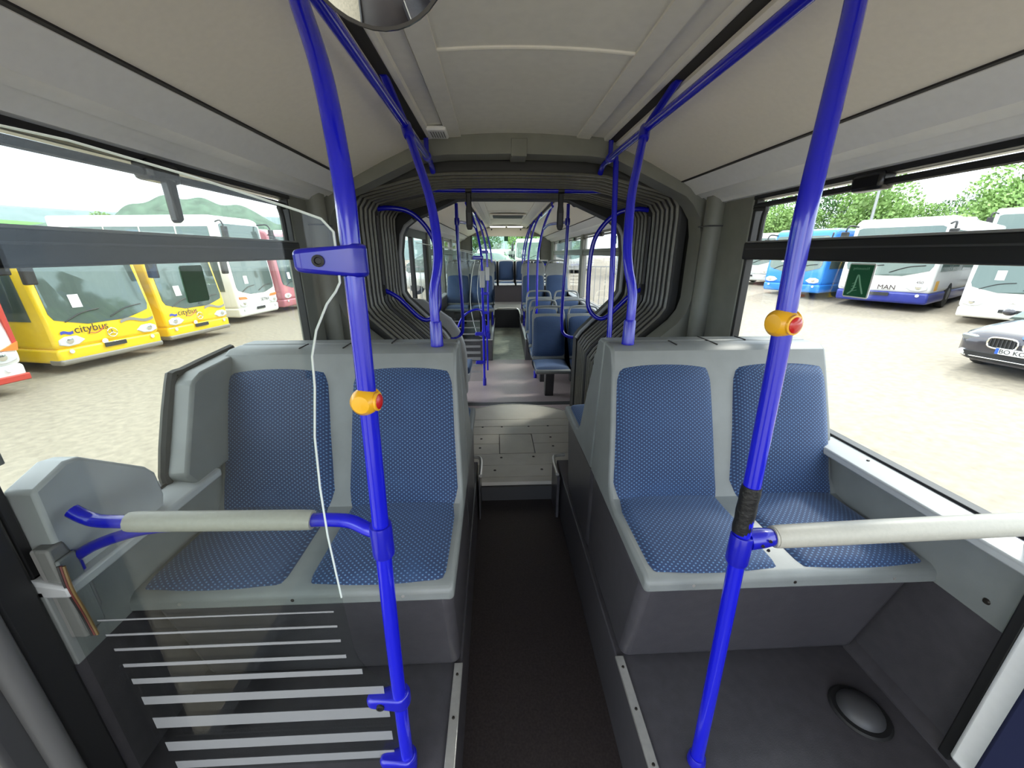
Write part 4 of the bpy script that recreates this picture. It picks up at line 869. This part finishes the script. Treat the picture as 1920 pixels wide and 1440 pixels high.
car('silver car parked to the right behind the rear window', (2.4, 17.3), math.radians(75), (206, 210, 208), H=1.85, z=-1.8, group='pale cars behind the rear window')
for k, (x, y, H) in enumerate(((-1.6, 34, 2.6), (1.7, 34, 2.8), (5.2, 34.5, 2.95))):
    bus(['white coach behind the rear window, left one', 'white coach behind the rear window, middle one', 'white coach behind the rear window, right one'][k], (x, y+.5), (x+2.4, y-.3), 11, (220, 222, 220), H=H, name='coach', group='coaches behind the rear window', emblem='')
bus('dark lorry-like coach seen through the right rear windows', (8.2, 27.0), (10.3, 26.0), 11, (150, 152, 156), H=3.4, name='coach', emblem='')
# mesh fence behind the bus
fe = thing('fence', 'pale metal bar fence behind the rear of the bus', 'fence', (2, 14.6, gz(2, 14.6)))
fz = gz(2, 14.6)
for z in (.35, 1.75): build(MB().box(-3.5, 9.5, 14.58, 14.62, fz+z, fz+z+.04), 'rail', RIM, fe)
for i in range(66): build(MB().box(-3.5+.2*i, -3.48+.2*i, 14.59, 14.61, fz, fz+1.8), 'bar', RIM, fe)
# lamp posts
for (x, y, h, lab) in ((24, 25.5, 8.5, 'thin pale lamp post before the trees, taller in view'), (20, 32, 7.0, 'thin pale lamp post at the left of the right-hand trees')):
    z = gz(x, y); lp = thing('lamp_post', lab, 'lamp post', (x, y, z)); build(MB().tube([(x, y, z), (x, y, z+h)], [.10, .06], 8, smooth=False), 'mast', RIM, lp)
    build(MB().box(x-.5, x+.1, y-.12, y+.12, z+h-.05, z+h+.08), 'lantern', RIM, lp, bevel=.03)
# ------------------------------------------------------------------ trees
LEAF = mat('leaf', (132, 164, 92), .7, var=.35, scale=.9); LEAFD = mat('leaf_dark', (84, 116, 70), .7, var=.3, scale=.9); BARK = mat('bark', (92, 80, 66), .9)
def crown_mesh(seed, conifer):
    rnd = random.Random(seed); mb = MB(); blobs = []
    for i in range(16):
        h = rnd.random()
        if conifer: R = 2.6*(1-h)+.3; a = rnd.random()*6.28; blobs.append((math.cos(a)*R*.6, math.sin(a)*R*.6, 1.5+h*8.5, 1.3*(1-h)+.6))
        else: a = rnd.random()*6.28; R = 2.4*math.sqrt(rnd.random()); blobs.append((math.cos(a)*R, math.sin(a)*R, 2.6+h*4.6, 1.1+.9*rnd.random()))
    for bx_, by, bz, br in blobs:
        for k in range(420):
            d = Vector((rnd.gauss(0, 1), rnd.gauss(0, 1), rnd.gauss(0, 1))).normalized()*br*(.75+.3*rnd.random())
            p = Vector((bx_, by, bz))+Vector((d.x, d.y, d.z*.8)); n1 = Vector((rnd.gauss(0, 1), rnd.gauss(0, 1), rnd.gauss(0, 1))).normalized(); n2 = n1.orthogonal().normalized(); s = .09+.09*rnd.random()
            n1 = n1.cross(n2)
            mb.add([p-n1*s, p+n2*s*.6, p+n1*s, p-n2*s*.6], [(0, 1, 2, 3)])
    return mb
PROT = {}
def tree(kind, x, y, sc, label, group, z=None):
    key = kind
    if key not in PROT:
        t = thing('tree', label, 'tree', (0, 0, 0))
        build(MB().tube([(0, 0, 0), (.1, 0, 1.6), (0, .1, 3.2), (.1, 0, 6.0)], [.28, .22, .17, .06], 8), 'trunk', BARK, t, local=True)
        f = build(crown_mesh(len(PROT)*3+1, kind == 'conifer'), 'foliage', LEAFD if kind in ('conifer', 'dark') else LEAF, t, local=True, smooth=False); f['kind'] = 'stuff'
        PROT[key] = t
    else: t = copy_tree(PROT[key])
    l = (x, y, gz(x, y) if z is None else z); t.location = Vector(l)+Vector((0, 0, ZO)); t.rotation_euler = (0, 0, (x*7+y*3) % 6.28); t.scale = (sc, sc, sc)
    tag(t, label, 'tree', group)
TG = 'trees behind the parked buses on the right'
words_ = ['first', 'second', 'third', 'fourth', 'fifth', 'sixth', 'seventh', 'eighth', 'ninth', 'tenth', 'eleventh', 'twelfth']
for i in range(12):
    ang = math.radians(29+2.9*i); R = 46+4*math.sin(i*2.1)
    tree(('round', 'dark', 'loose')[i % 3], R*math.sin(ang), R*math.cos(ang), .82+.14*math.sin(i*1.7), 'leafy green tree, %s from the left in the row beyond the right buses' % words_[i], TG)
tree('conifer', 38, 26.5, 1.08, 'tall dark spreading conifer at the right edge of the window', TG)
tree('conifer', 36, 22.5, .98, 'dark conifer beside the tallest one at the right edge', TG)
for i, (x, y) in enumerate(((-6, 52), (-1, 55), (4, 50), (9, 54))): tree(('round', 'dark', 'loose', 'round')[i], x, y, .8, 'green tree far behind the rear window, %s from the left' % words_[i], 'trees behind the rear window')
tree('loose', -34, 39, .72, 'small yellowish green tree beside the white coach roof on the left', None, -2.5)
# ------------------------------------------------------------------ hills on the left
def hill(name, m, base, h, ang0, ang1, R0_, seed, rough=.15):
    rnd = random.Random(seed); n = 60; rows_ = []
    ph = [rnd.random()*6.28 for _ in range(5)]
    def prof(u): return h*(.65+.35*math.sin(math.pi*u)**1.0)*(1+rough*sum(math.sin((k+1)*2.6*u*3+ph[k])/(k+1.3) for k in range(5))*.5)
    for j, (dr, hh) in enumerate(((0, 0.), (10, .55), (25, .9), (50, 1.), (90, .7))):
        r = []
        for i in range(n+1):
            u = i/n; a = math.radians(ang0+(ang1-ang0)*u); r.append((-(R0_+dr)*math.sin(a), (R0_+dr)*math.cos(a), base+prof(u)*hh))
        rows_.append(r)
    return build(MB().loft(rows_, closed=False), name, m, kind=ST)
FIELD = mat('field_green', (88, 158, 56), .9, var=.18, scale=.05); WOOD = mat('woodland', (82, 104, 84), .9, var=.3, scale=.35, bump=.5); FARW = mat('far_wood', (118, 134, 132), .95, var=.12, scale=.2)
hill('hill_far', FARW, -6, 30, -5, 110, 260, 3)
hill('hill_field', FIELD, -5, 18, 28, 110, 180, 5, .05)
hill('hill_wood', WOOD, -4, 25, 24, 43, 172, 9, .22)
hill('hill_hedge', WOOD, -4, 11, 34, 52, 120, 11, .25)
